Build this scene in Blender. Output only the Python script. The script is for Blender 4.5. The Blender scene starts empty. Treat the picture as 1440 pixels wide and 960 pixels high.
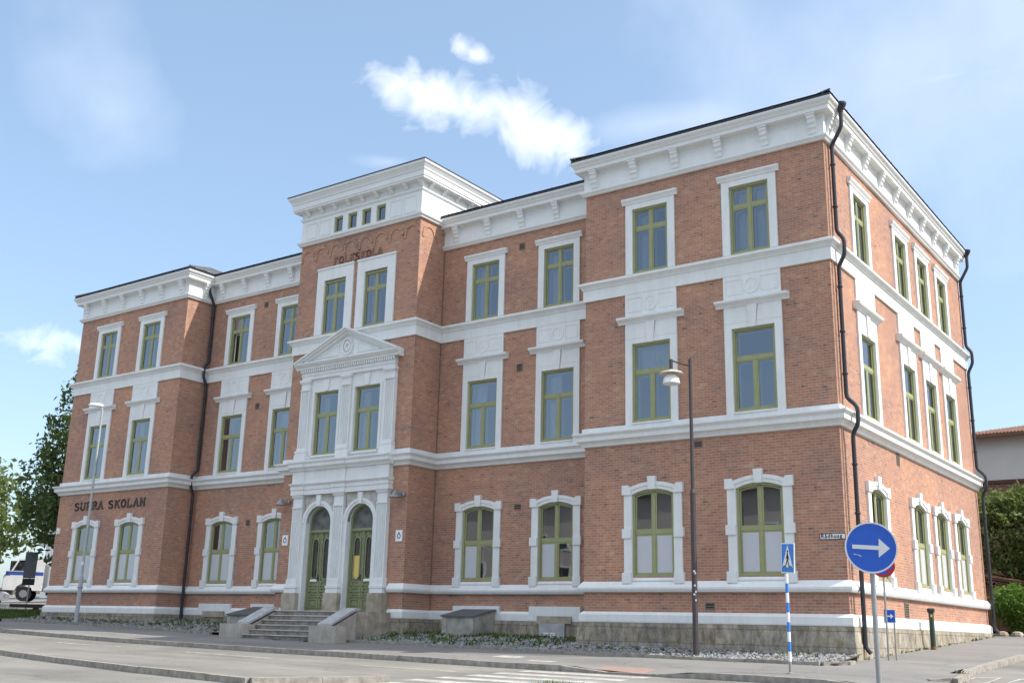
import bpy, bmesh, math, random
from mathutils import Vector, Matrix
random.seed(7)
R = math.radians
scene = bpy.context.scene
col = scene.collection

# ------------------------------------------------------------------ camera, sky, sun, exposure
cam_d = bpy.data.cameras.new('camera')
cam = bpy.data.objects.new('camera', cam_d); col.objects.link(cam)
cam_d.sensor_width = 36.0; cam_d.sensor_fit = 'HORIZONTAL'
cam_d.lens = 36.0 * 1502.484 / 1440.0
cam_d.clip_end = 2000; cam_d.clip_start = 0.1
YAW, PITCH, ROLL = R(-35.929), R(15.106), R(1.399)
CAM = Vector((9.3824, -27.9824, -0.5968))
fw = Vector((math.sin(YAW) * math.cos(PITCH), math.cos(YAW) * math.cos(PITCH), math.sin(PITCH)))
rt0 = Vector((math.cos(YAW), -math.sin(YAW), 0)); up0 = rt0.cross(fw)
rt = rt0 * math.cos(ROLL) + up0 * math.sin(ROLL)
up = up0 * math.cos(ROLL) - rt0 * math.sin(ROLL)
m = Matrix((rt, up, -fw)).transposed().to_4x4(); m.translation = CAM
cam.matrix_world = m
scene.camera = cam

SUN = Vector((0.909, 0.307, 1.0)).normalized()
EL = math.asin(SUN.z); AZ = math.atan2(SUN.x, SUN.y)
def skydir(u, v):                       # direction towards a spot of the sky
    d = fw + rt * ((u - 720) / 1502.484) - up * ((v - 480) / 1502.484)
    return d.normalized()
world = bpy.data.worlds.new('World'); scene.world = world
world.use_nodes = True
nt = world.node_tree; N = nt.nodes; Lk = nt.links
N.clear()
wo = N.new('ShaderNodeOutputWorld'); bg = N.new('ShaderNodeBackground')
sky = N.new('ShaderNodeTexSky'); sky.sky_type = 'NISHITA'; sky.sun_disc = False
sky.sun_elevation = EL; sky.sun_rotation = AZ
sky.air_density = 1.0; sky.dust_density = 2.6; sky.ozone_density = 1.4; sky.altitude = 300
bg.inputs['Strength'].default_value = 0.108
tc = N.new('ShaderNodeTexCoord')
def math_(op, a, b=None, clamp=False):
    n = N.new('ShaderNodeMath'); n.operation = op; n.use_clamp = clamp
    for i, x in enumerate((a, b)):
        if x is None: continue
        if hasattr(x, 'links'): Lk.new(x, n.inputs[i])
        else: n.inputs[i].default_value = x
    return n.outputs[0]
def dot_(vec):
    n = N.new('ShaderNodeVectorMath'); n.operation = 'DOT_PRODUCT'
    Lk.new(tc.outputs['Generated'], n.inputs[0]); n.inputs[1].default_value = vec
    return n.outputs['Value']
nz = N.new('ShaderNodeTexNoise'); nz.inputs['Scale'].default_value = 26; nz.inputs['Detail'].default_value = 6
nz.inputs['Roughness'].default_value = 0.52; nz.inputs['Distortion'].default_value = 0.6
Lk.new(tc.outputs['Generated'], nz.inputs['Vector'])
nz2 = N.new('ShaderNodeTexNoise'); nz2.inputs['Scale'].default_value = 7; nz2.inputs['Detail'].default_value = 7
Lk.new(tc.outputs['Generated'], nz2.inputs['Vector'])
def blob(u, v, hw, hh, ang):
    c = skydir(u, v)
    a = R(ang)
    ax = (rt * math.cos(a) + up * math.sin(a)); ay = (up * math.cos(a) - rt * math.sin(a))
    ax = (ax - c * ax.dot(c)).normalized(); ay = (ay - c * ay.dot(c)).normalized()
    s = 1502.484 * fw.dot(c)            # pixels per radian there, roughly
    x = math_('MULTIPLY', dot_(ax), s / hw); y = math_('MULTIPLY', dot_(ay), s / hh)
    q = math_('ADD', math_('MULTIPLY', x, x), math_('MULTIPLY', y, y))
    return math_('SUBTRACT', 1.0, math_('SQRT', q), clamp=False)
def cloud(blobs, gain, noise, namp, bias):
    acc = None
    for b in blobs:
        k = blob(*b); acc = k if acc is None else math_('MAXIMUM', acc, k)
    t = math_('ADD', acc, math_('MULTIPLY', math_('SUBTRACT', noise, 0.5), namp))
    return math_('MULTIPLY', math_('ADD', t, bias), gain, clamp=True)
main = cloud([(552, 124, 58, 42, -8), (608, 134, 80, 50, -10), (684, 152, 98, 60, -20), (742, 182, 92, 60, -16), (786, 192, 58, 48, 0)],
             .80, nz.outputs['Fac'], 2.0, -0.17)
small = cloud([(650, 67, 24, 18, -40), (672, 79, 34, 16, -20), (66, 486, 84, 36, -6)], .55, nz.outputs['Fac'], 3.0, -.26)
wisp = cloud([(930, 172, 200, 40, 6), (1400, 100, 150, 30, 9), (160, 160, 120, 120, -30), (545, 228, 60, 18, 0), (1330, 108, 200, 22, 8), (1440, 40, 560, 300, 20)],
             0.42, nz2.outputs['Fac'], 1.9, -0.10)
# unseen clouds added in the sky behind the camera to brighten the shaded front
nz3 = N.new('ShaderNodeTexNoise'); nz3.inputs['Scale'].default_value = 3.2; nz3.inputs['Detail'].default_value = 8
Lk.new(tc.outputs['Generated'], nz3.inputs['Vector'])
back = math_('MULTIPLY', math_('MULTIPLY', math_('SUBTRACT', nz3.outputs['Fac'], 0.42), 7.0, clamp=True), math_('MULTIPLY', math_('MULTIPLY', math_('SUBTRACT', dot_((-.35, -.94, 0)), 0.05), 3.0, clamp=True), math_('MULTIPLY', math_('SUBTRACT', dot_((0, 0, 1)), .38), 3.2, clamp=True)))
tot = math_('MAXIMUM', math_('MAXIMUM', main, small), math_('MULTIPLY', wisp, 0.62), clamp=True)
mixc = N.new('ShaderNodeMix'); mixc.data_type = 'RGBA'
Lk.new(tot, mixc.inputs['Factor'])
# the summer haze of the whole sky: Nishita lifted towards pale blue
haze_mix = N.new('ShaderNodeMix'); haze_mix.data_type = 'RGBA'
haze_mix.inputs['Factor'].default_value = 0.26
Lk.new(sky.outputs['Color'], haze_mix.inputs['A']); haze_mix.inputs['B'].default_value = (2.5, 3.6, 4.6, 1)
Lk.new(haze_mix.outputs['Result'], mixc.inputs['A'])
mixc.inputs['B'].default_value = (6.4, 6.5, 6.7, 1)
mixb = N.new('ShaderNodeMix'); mixb.data_type = 'RGBA'
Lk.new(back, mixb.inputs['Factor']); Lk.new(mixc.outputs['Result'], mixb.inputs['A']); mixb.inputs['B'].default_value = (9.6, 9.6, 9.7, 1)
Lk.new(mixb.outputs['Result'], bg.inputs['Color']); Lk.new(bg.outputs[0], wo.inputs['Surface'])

sd = bpy.data.lights.new('sun', 'SUN'); sd.energy = 2.5; sd.angle = R(0.53); sd.color = (1.0, 0.95, 0.86)
so = bpy.data.objects.new('sun', sd); col.objects.link(so)
so.rotation_euler = (-SUN).to_track_quat('-Z', 'Y').to_euler(); so.location = (60, 20, 60)
scene.view_settings.view_transform = 'Standard'; scene.view_settings.look = 'None'
scene.view_settings.exposure = 1.22; scene.view_settings.gamma = 1.0
scene.view_settings.use_curve_mapping = False
scene.cycles.max_bounces = 8; scene.cycles.transparent_max_bounces = 12

# ------------------------------------------------------------------ materials
M = {}
def mat(name, base=(.5, .5, .5), rough=.7, spec=.3, metal=0.0, noise=None, bump=None, emit=None):
    """noise = (scale, dark colour, amount, detail); bump = (scale, strength)"""
    ma = bpy.data.materials.new(name); ma.use_nodes = True
    t = ma.node_tree; b = t.nodes['Principled BSDF']
    b.inputs['Base Color'].default_value = (*base, 1); b.inputs['Roughness'].default_value = rough
    b.inputs['Specular IOR Level'].default_value = spec; b.inputs['Metallic'].default_value = metal
    tcn = t.nodes.new('ShaderNodeTexCoord')
    if noise:
        n = t.nodes.new('ShaderNodeTexNoise'); n.inputs['Scale'].default_value = noise[0]
        n.inputs['Detail'].default_value = noise[3] if len(noise) > 3 else 6
        n.inputs['Roughness'].default_value = .65
        t.links.new(tcn.outputs['Object'], n.inputs['Vector'])
        r = t.nodes.new('ShaderNodeValToRGB')
        r.color_ramp.elements[0].position = .35; r.color_ramp.elements[1].position = .68
        r.color_ramp.elements[0].color = (*[base[i] * (1 - noise[2]) + noise[1][i] * noise[2] for i in range(3)], 1)
        r.color_ramp.elements[1].color = (*base, 1)
        t.links.new(n.outputs['Fac'], r.inputs['Fac']); t.links.new(r.outputs['Color'], b.inputs['Base Color'])
    if bump:
        n2 = t.nodes.new('ShaderNodeTexNoise'); n2.inputs['Scale'].default_value = bump[0]; n2.inputs['Detail'].default_value = 5
        t.links.new(tcn.outputs['Object'], n2.inputs['Vector'])
        bp = t.nodes.new('ShaderNodeBump'); bp.inputs['Strength'].default_value = bump[1]; bp.inputs['Distance'].default_value = .02
        t.links.new(n2.outputs['Fac'], bp.inputs['Height']); t.links.new(bp.outputs['Normal'], b.inputs['Normal'])
    if emit:
        b.inputs['Emission Color'].default_value = (*emit[:3], 1); b.inputs['Emission Strength'].default_value = emit[3]
    M[name] = ma
    return ma

def brick_mat(name, bw, bh, mortar, ramp, mort_col, rough=.85, weather=.35, bump=.35, wscale=.55, fine=0):
    ma = bpy.data.materials.new(name); ma.use_nodes = True
    t = ma.node_tree; b = t.nodes['Principled BSDF']; Ln = t.links.new
    b.inputs['Roughness'].default_value = rough; b.inputs['Specular IOR Level'].default_value = .2
    uv = t.nodes.new('ShaderNodeUVMap'); tcn = t.nodes.new('ShaderNodeTexCoord')
    # a slight wobble keeps courses from reading as ruled lines
    wn = t.nodes.new('ShaderNodeTexNoise'); wn.inputs['Scale'].default_value = 2.5; Ln(uv.outputs['UV'], wn.inputs['Vector'])
    wv = t.nodes.new('ShaderNodeVectorMath'); wv.operation = 'SCALE'; wv.inputs['Scale'].default_value = bh * .12
    Ln(wn.outputs['Color'], wv.inputs[0])
    ad = t.nodes.new('ShaderNodeVectorMath'); ad.operation = 'ADD'; Ln(uv.outputs['UV'], ad.inputs[0]); Ln(wv.outputs['Vector'], ad.inputs[1])
    br = t.nodes.new('ShaderNodeTexBrick'); br.inputs['Scale'].default_value = 1
    br.inputs['Brick Width'].default_value = bw; br.inputs['Row Height'].default_value = bh
    br.inputs['Mortar Size'].default_value = mortar; br.inputs['Mortar Smooth'].default_value = .15
    br.inputs['Color1'].default_value = (0, 0, 0, 1); br.inputs['Color2'].default_value = (1, 1, 1, 1)
    br.inputs['Mortar'].default_value = (.5, .5, .5, 1); br.offset = .5
    Ln(ad.outputs['Vector'], br.inputs['Vector'])
    # second random value per brick from an offset noise
    n = t.nodes.new('ShaderNodeTexNoise'); n.inputs['Scale'].default_value = 1 / bw * 1.1; n.inputs['Detail'].default_value = 3
    Ln(uv.outputs['UV'], n.inputs['Vector'])
    mx = t.nodes.new('ShaderNodeMath'); mx.operation = 'MULTIPLY_ADD'; mx.inputs[1].default_value = .55
    Ln(br.outputs['Color'], mx.inputs[0])
    s = t.nodes.new('ShaderNodeMath'); s.operation = 'MULTIPLY_ADD'; s.inputs[1].default_value = 1.3; s.inputs[2].default_value = -.42
    Ln(n.outputs['Fac'], s.inputs[0]); Ln(s.outputs[0], mx.inputs[2])
    cr = t.nodes.new('ShaderNodeValToRGB')
    while len(cr.color_ramp.elements) < len(ramp): cr.color_ramp.elements.new(.5)
    for e, (p, c) in zip(cr.color_ramp.elements, ramp): e.position = p; e.color = (*c, 1)
    Ln(mx.outputs[0], cr.inputs['Fac'])
    mm = t.nodes.new('ShaderNodeMix'); mm.data_type = 'RGBA'
    Ln(br.outputs['Fac'], mm.inputs['Factor']); Ln(cr.outputs['Color'], mm.inputs['A']); mm.inputs['B'].default_value = (*mort_col, 1)
    # big soft weathering patches
    n3 = t.nodes.new('ShaderNodeTexNoise'); n3.inputs['Scale'].default_value = wscale; n3.inputs['Detail'].default_value = 8; n3.inputs['Roughness'].default_value = .7
    Ln(tcn.outputs['Object'], n3.inputs['Vector'])
    wr = t.nodes.new('ShaderNodeValToRGB'); wr.color_ramp.elements[0].position = .3; wr.color_ramp.elements[1].position = .7
    wr.color_ramp.elements[0].color = (1 - weather, 1 - weather * .9, 1 - weather * .6, 1); wr.color_ramp.elements[1].color = (1.09, 1.03, .94, 1)
    Ln(n3.outputs['Fac'], wr.inputs['Fac'])
    mu = t.nodes.new('ShaderNodeMix'); mu.data_type = 'RGBA'; mu.blend_type = 'MULTIPLY'; mu.inputs['Factor'].default_value = 1
    Ln(mm.outputs['Result'], mu.inputs['A']); Ln(wr.outputs['Color'], mu.inputs['B'])
    last = mu.outputs['Result']
    if fine:                                   # lichen, pits and run-off on rough stone
        mp = t.nodes.new('ShaderNodeMapping'); mp.inputs['Scale'].default_value = (1, 1, .45); Ln(tcn.outputs['Object'], mp.inputs['Vector'])
        n6 = t.nodes.new('ShaderNodeTexNoise'); n6.inputs['Scale'].default_value = 5.5; n6.inputs['Detail'].default_value = 9; n6.inputs['Roughness'].default_value = .75
        Ln(mp.outputs['Vector'], n6.inputs['Vector'])
        r6 = t.nodes.new('ShaderNodeValToRGB'); r6.color_ramp.elements[0].position = .36; r6.color_ramp.elements[1].position = .62
        r6.color_ramp.elements[0].color = (1 - fine, 1 - fine * 1.05, 1 - fine * 1.2, 1); r6.color_ramp.elements[1].color = (1.12, 1.1, 1.06, 1)
        Ln(n6.outputs['Fac'], r6.inputs['Fac'])
        m6 = t.nodes.new('ShaderNodeMix'); m6.data_type = 'RGBA'; m6.blend_type = 'MULTIPLY'; m6.inputs['Factor'].default_value = 1
        Ln(last, m6.inputs['A']); Ln(r6.outputs['Color'], m6.inputs['B']); last = m6.outputs['Result']
    Ln(last, b.inputs['Base Color'])
    bp = t.nodes.new('ShaderNodeBump'); bp.inputs['Strength'].default_value = bump; bp.inputs['Distance'].default_value = .012; bp.invert = True
    n4 = t.nodes.new('ShaderNodeTexNoise'); n4.inputs['Scale'].default_value = 30; Ln(uv.outputs['UV'], n4.inputs['Vector'])
    hm = t.nodes.new('ShaderNodeMath'); hm.operation = 'MULTIPLY_ADD'; hm.inputs[1].default_value = .5
    Ln(n4.outputs['Fac'], hm.inputs[0]); Ln(br.outputs['Fac'], hm.inputs[2])
    Ln(hm.outputs[0], bp.inputs['Height']); Ln(bp.outputs['Normal'], b.inputs['Normal'])
    M[name] = ma

brick_mat('brick', .225, .0775, .0095,
          [(.04, (.19, .12, .10)), (.15, (.36, .18, .128)), (.5, (.46, .214, .14)), (.76, (.495, .248, .162)), (.97, (.53, .335, .23))],
          (.41, .355, .285), weather=.30, wscale=.38)
brick_mat('granite_blocks', 1.05, .40, .008,
          [(.1, (.33, .30, .245)), (.4, (.39, .355, .295)), (.7, (.44, .405, .345)), (.95, (.48, .455, .40))], (.29, .26, .215), weather=.35, bump=1.0, wscale=1.2, fine=.55)
brick_mat('brown_brick', .26, .08, .01, [(.1, (.12, .05, .035)), (.5, (.2, .085, .06)), (.9, (.27, .12, .08))], (.25, .2, .17))

def white_mat(name, base, soil, amt):
    ma = mat(name, base, .62, .3)
    t = ma.node_tree; b = t.nodes['Principled BSDF']; Ln = t.links.new
    tcn = t.nodes.new('ShaderNodeTexCoord')
    mp = t.nodes.new('ShaderNodeMapping'); mp.inputs['Scale'].default_value = (3, 3, .35)
    g = t.nodes.new('ShaderNodeNewGeometry')
    Ln(g.outputs['Position'], mp.inputs['Vector'])
    n = t.nodes.new('ShaderNodeTexNoise'); n.inputs['Scale'].default_value = 1.6; n.inputs['Detail'].default_value = 9; n.inputs['Roughness'].default_value = .7
    Ln(mp.outputs['Vector'], n.inputs['Vector'])
    n2 = t.nodes.new('ShaderNodeTexNoise'); n2.inputs['Scale'].default_value = .9; n2.inputs['Detail'].default_value = 8; n2.inputs['Roughness'].default_value = .75
    Ln(g.outputs['Position'], n2.inputs['Vector'])
    ad = t.nodes.new('ShaderNodeMath'); ad.operation = 'ADD'; Ln(n.outputs['Fac'], ad.inputs[0]); Ln(n2.outputs['Fac'], ad.inputs[1])
    r = t.nodes.new('ShaderNodeValToRGB'); r.color_ramp.elements[0].position = .36; r.color_ramp.elements[1].position = .6
    h = t.nodes.new('ShaderNodeMath'); h.operation = 'MULTIPLY'; h.inputs[1].default_value = .5; Ln(ad.outputs[0], h.inputs[0])
    r.color_ramp.elements[0].color = (*[base[i] * (1 - amt) + soil[i] * amt for i in range(3)], 1); r.color_ramp.elements[1].color = (*base, 1)
    Ln(h.outputs[0], r.inputs['Fac']); Ln(r.outputs['Color'], b.inputs['Base Color'])
    n5 = t.nodes.new('ShaderNodeTexNoise'); n5.inputs['Scale'].default_value = 14; n5.inputs['Detail'].default_value = 5
    Ln(g.outputs['Position'], n5.inputs['Vector'])
    bp = t.nodes.new('ShaderNodeBump'); bp.inputs['Strength'].default_value = .12; bp.inputs['Distance'].default_value = .01
    Ln(n5.outputs['Fac'], bp.inputs['Height']); Ln(bp.outputs['Normal'], b.inputs['Normal'])
white_mat('white_paint', (.76, .775, .77), (.48, .46, .41), .36)
white_mat('white_trim', (.74, .755, .75), (.5, .48, .43), .25)
mat('grey_stone', (.60, .595, .57), .8, .2, noise=(3, (.28, .25, .2), .8), bump=(25, .3))
mat('beige_stone', (.47, .42, .35), .85, .2, noise=(2.2, (.2, .16, .11), .75), bump=(20, .35))
mat('step_stone', (.33, .31, .285), .85, .2, noise=(2.4, (.10, .09, .085), .85), bump=(25, .3))
mat('cheek_stone', (.50, .46, .41), .8, .2, noise=(2.5, (.25, .22, .19), .7), bump=(25, .2))
mat('slate_cap', (.47, .475, .48), .7, .3, noise=(3, (.2, .2, .2), .6))
mat('green_paint', (.325, .335, .165), .45, .4, noise=(4, (.24, .25, .12), .5))
mat('door_green', (.25, .27, .145), .42, .4, noise=(4, (.17, .185, .095), .5))
mat('inner_white', (.72, .72, .70), .6)
mat('curtain', (.88, .89, .90), .9, .1)
mat('film', (.53, .53, .56), .22, .5, noise=(1.6, (.50, .505, .54), .7))
mat('interior', (.42, .41, .39), .9)
mat('yellow_poster', (.72, .52, .16), .6)
mat('fan_glass', (.20, .21, .215), .06, .8, noise=(2.5, (.05, .055, .05), .9))
mat('door_glass', (.03, .035, .035), .04, .8, noise=(3, (.012, .015, .012), .8))
mat('roof_metal', (.085, .09, .10), .45, .5, noise=(1.5, (.05, .05, .055), .6))
mat('roof_zinc', (.21, .23, .25), .45, .5, noise=(1.5, (.13, .14, .15), .6))
mat('dark_iron', (.018, .02, .028), .42, .5)
mat('pole_brown', (.045, .035, .04), .5, .5, noise=(6, (.07, .06, .06), .5))
mat('galvanised', (.36, .37, .37), .42, .5, metal=.55, noise=(5, (.25, .25, .25), .6))
mat('pole_grey', (.40, .43, .45), .5, .4, noise=(5, (.28, .3, .3), .4))
mat('sign_blue', (.012, .085, .46), .35, .5)
mat('sign_light_blue', (.035, .20, .62), .35, .5)
mat('sign_white', (.80, .80, .80), .4, .4)
mat('sign_grey', (.60, .61, .62), .4, .4)
mat('sign_red', (.42, .015, .02), .4, .4)
mat('sign_black', (.012, .012, .014), .5)
mat('sign_back', (.28, .29, .30), .5, .4)
mat('emblem_navy', (.02, .035, .13), .5)
mat('letter_dark', (.075, .062, .058), .6)
mat('letter_brick', (.25, .14, .105), .85)
mat('lamp_cream', (.62, .56, .46), .5, .4)
mat('lamp_white', (.82, .82, .80), .3, .5)
mat('lamp_grey', (.24, .25, .26), .4, .5, metal=.4)
mat('bollard_green', (.02, .055, .04), .5, .4, noise=(8, (.06, .045, .03), .4))
mat('rust', (.20, .11, .055), .8)
mat('concrete', (.47, .445, .395), .85, .2, noise=(2.0, (.17, .165, .15), .8), bump=(18, .3))
mat('hatch_metal', (.10, .105, .108), .55, .4, noise=(3, (.1, .1, .1), .5))
mat('vent_metal', (.17, .14, .11), .7)
mat('vent_dark', (.05, .045, .04), .9)
mat('granite_kerb', (.38, .355, .32), .85, .2, noise=(6, (.17, .15, .12), .8), bump=(30, .5))
mat('road_paint', (.55, .54, .50), .8, .2, noise=(4, (.25, .24, .22), .95, 12))
mat('red_paving', (.33, .235, .205), .85, noise=(4, (.25, .15, .12), .7))
mat('soil', (.13, .105, .075), .95, .1, noise=(3, (.06, .05, .03), .8), bump=(15, .5))
mat('pebble', (.36, .365, .36), .8, .2, noise=(4.5, (.13, .135, .14), .95))
mat('grass', (.07, .115, .028), .8, .15, noise=(3, (.11, .125, .04), .7))
mat('leaf_weed', (.085, .135, .035), .7, .2, noise=(2, (.12, .13, .05), .8))
mat('petal', (.78, .78, .74), .7)
mat('bark', (.09, .072, .055), .9, .1, noise=(6, (.04, .03, .025), .7), bump=(15, .6))
mat('tyre', (.015, .015, .016), .8)
mat('rim_metal', (.25, .25, .26), .4, .5, metal=.5)
mat('truck_white', (.62, .62, .62), .3, .5, noise=(2, (.48, .48, .47), .6))
mat('truck_blue', (.03, .07, .30), .3, .5)
mat('car_silver', (.42, .44, .47), .25, .5, metal=.5)
mat('window_dark', (.015, .018, .02), .06, .7)
mat('headlamp', (.72, .75, .78), .1, .8)
mat('wood_dark', (.035, .028, .024), .8, noise=(5, (.07, .05, .04), .6))
mat('wall_pale', (.78, .79, .80), .85, .1, noise=(.8, (.70, .70, .69), .6))
mat('wall_beige', (.60, .59, .555), .85, .1, noise=(.8, (.52, .51, .48), .6))
mat('wall_ochre', (.50, .455, .42), .85, .1, noise=(.6, (.42, .38, .35), .6))
mat('roof_tile', (.22, .125, .09), .85, .1, noise=(5, (.12, .07, .05), .8))
mat('trim_brown', (.10, .05, .04), .7)

def leaf_mat(name, c1, c2, tr=.5):
    ma = bpy.data.materials.new(name); ma.use_nodes = True
    t = ma.node_tree; b = t.nodes['Principled BSDF']; Ln = t.links.new
    b.inputs['Roughness'].default_value = .5; b.inputs['Specular IOR Level'].default_value = .3
    g = t.nodes.new('ShaderNodeNewGeometry'); n = t.nodes.new('ShaderNodeTexNoise'); n.inputs['Scale'].default_value = 1.1; n.inputs['Detail'].default_value = 6
    Ln(g.outputs['Position'], n.inputs['Vector'])
    ad = t.nodes.new('ShaderNodeMath'); ad.operation = 'MULTIPLY_ADD'; ad.inputs[1].default_value = .5
    Ln(g.outputs['Random Per Island'], ad.inputs[0]); 
    s = t.nodes.new('ShaderNodeMath'); s.operation = 'MULTIPLY_ADD'; s.inputs[1].default_value = 1.6; s.inputs[2].default_value = -.55; Ln(n.outputs['Fac'], s.inputs[0]); Ln(s.outputs[0], ad.inputs[2])
    r = t.nodes.new('ShaderNodeValToRGB'); r.color_ramp.elements[0].color = (*c1, 1); r.color_ramp.elements[1].color = (*c2, 1)
    Ln(ad.outputs[0], r.inputs['Fac']); Ln(r.outputs['Color'], b.inputs['Base Color'])
    tl = t.nodes.new('ShaderNodeBsdfTranslucent'); Ln(r.outputs['Color'], tl.inputs['Color'])
    ms = t.nodes.new('ShaderNodeMixShader'); ms.inputs[0].default_value = tr
    Ln(b.outputs[0], ms.inputs[1]); Ln(tl.outputs[0], ms.inputs[2]); Ln(ms.outputs[0], t.nodes['Material Output'].inputs['Surface'])
    M[name] = ma
leaf_mat('leaf_dark', (.055, .09, .032), (.14, .19, .06), .6)
leaf_mat('leaf_mid', (.05, .085, .022), (.14, .19, .045))
leaf_mat('leaf_light', (.10, .14, .04), (.22, .27, .085), .55)
leaf_mat('leaf_bright', (.09, .165, .025), (.18, .29, .05))
leaf_mat('needle_grey', (.035, .06, .035), (.08, .11, .06))

def glass_mat():
    ma = bpy.data.materials.new('window_glass'); ma.use_nodes = True
    t = ma.node_tree; t.nodes.clear(); Ln = t.links.new
    o = t.nodes.new('ShaderNodeOutputMaterial'); mx = t.nodes.new('ShaderNodeMixShader')
    fr = t.nodes.new('ShaderNodeFresnel'); fr.inputs['IOR'].default_value = 2.75
    tr = t.nodes.new('ShaderNodeBsdfTransparent'); tr.inputs['Color'].default_value = (.90, .93, .94, 1)
    gl = t.nodes.new('ShaderNodeBsdfGlossy'); gl.inputs['Roughness'].default_value = .015; gl.inputs['Color'].default_value = (.95, .97, 1, 1)
    g = t.nodes.new('ShaderNodeNewGeometry'); n = t.nodes.new('ShaderNodeTexNoise'); n.inputs['Scale'].default_value = 1.1; n.inputs['Detail'].default_value = 1
    Ln(g.outputs['Position'], n.inputs['Vector'])
    bp = t.nodes.new('ShaderNodeBump'); bp.inputs['Strength'].default_value = .05; bp.inputs['Distance'].default_value = .03
    Ln(n.outputs['Fac'], bp.inputs['Height']); Ln(bp.outputs['Normal'], gl.inputs['Normal'])
    Ln(fr.outputs[0], mx.inputs[0]); Ln(tr.outputs[0], mx.inputs[1]); Ln(gl.outputs[0], mx.inputs[2]); Ln(mx.outputs[0], o.inputs['Surface'])
    M['window_glass'] = ma
glass_mat()

def asphalt_mat(name, base, patch):
    ma = bpy.data.materials.new(name); ma.use_nodes = True
    t = ma.node_tree; b = t.nodes['Principled BSDF']; Ln = t.links.new
    b.inputs['Roughness'].default_value = .88; b.inputs['Specular IOR Level'].default_value = .25
    g = t.nodes.new('ShaderNodeNewGeometry')
    def nz(scale, det, vec=None, rough=.6):
        n = t.nodes.new('ShaderNodeTexNoise'); n.inputs['Scale'].default_value = scale; n.inputs['Detail'].default_value = det; n.inputs['Roughness'].default_value = rough
        Ln(vec or g.outputs['Position'], n.inputs['Vector']); return n.outputs['Fac']
    mp = t.nodes.new('ShaderNodeMapping'); mp.inputs['Scale'].default_value = (.06, .9, 1); Ln(g.outputs['Position'], mp.inputs['Vector'])
    a = nz(.35, 7); streak = nz(1.2, 5, mp.outputs['Vector']); fine = nz(42, 3, None, .8)
    def ma_(x, k, y):
        n = t.nodes.new('ShaderNodeMath'); n.operation = 'MULTIPLY_ADD'; Ln(x, n.inputs[0]); n.inputs[1].default_value = k
        if isinstance(y, float): n.inputs[2].default_value = y
        else: Ln(y, n.inputs[2])
        return n.outputs[0]
    f = ma_(a, .9, ma_(streak, .8, ma_(fine, .9, -.8)))
    r = t.nodes.new('ShaderNodeValToRGB'); r.color_ramp.elements[0].position = .15; r.color_ramp.elements[1].position = .85
    r.color_ramp.elements[0].color = (*patch, 1); r.color_ramp.elements[1].color = (*base, 1)
    Ln(f, r.inputs['Fac'])
    # cracks
    v = t.nodes.new('ShaderNodeTexVoronoi'); v.feature = 'DISTANCE_TO_EDGE'; v.inputs['Scale'].default_value = .33
    wn = t.nodes.new('ShaderNodeTexNoise'); wn.inputs['Scale'].default_value = 1.5; wn.inputs['Detail'].default_value = 6; Ln(g.outputs['Position'], wn.inputs['Vector'])
    va = t.nodes.new('ShaderNodeVectorMath'); va.operation = 'ADD'; Ln(g.outputs['Position'], va.inputs[0]); Ln(wn.outputs['Color'], va.inputs[1]); Ln(va.outputs['Vector'], v.inputs['Vector'])
    cr = t.nodes.new('ShaderNodeMapRange'); cr.inputs['From Min'].default_value = .0; cr.inputs['From Max'].default_value = .012; cr.inputs['To Min'].default_value = .78; cr.inputs['To Max'].default_value = 1
    Ln(v.outputs['Distance'], cr.inputs['Value'])
    mu = t.nodes.new('ShaderNodeMix'); mu.data_type = 'RGBA'; mu.blend_type = 'MULTIPLY'; mu.inputs['Factor'].default_value = 1
    Ln(r.outputs['Color'], mu.inputs['A']); Ln(cr.outputs['Result'], mu.inputs['B'])
    Ln(mu.outputs['Result'], b.inputs['Base Color'])
    bp = t.nodes.new('ShaderNodeBump'); bp.inputs['Strength'].default_value = .5; bp.inputs['Distance'].default_value = .01
    Ln(fine, bp.inputs['Height']); Ln(bp.outputs['Normal'], b.inputs['Normal'])
    M[name] = ma
asphalt_mat('asphalt_road', (.29, .275, .245), (.125, .12, .112))
asphalt_mat('asphalt_walk', (.26, .25, .235), (.155, .15, .145))

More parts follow.
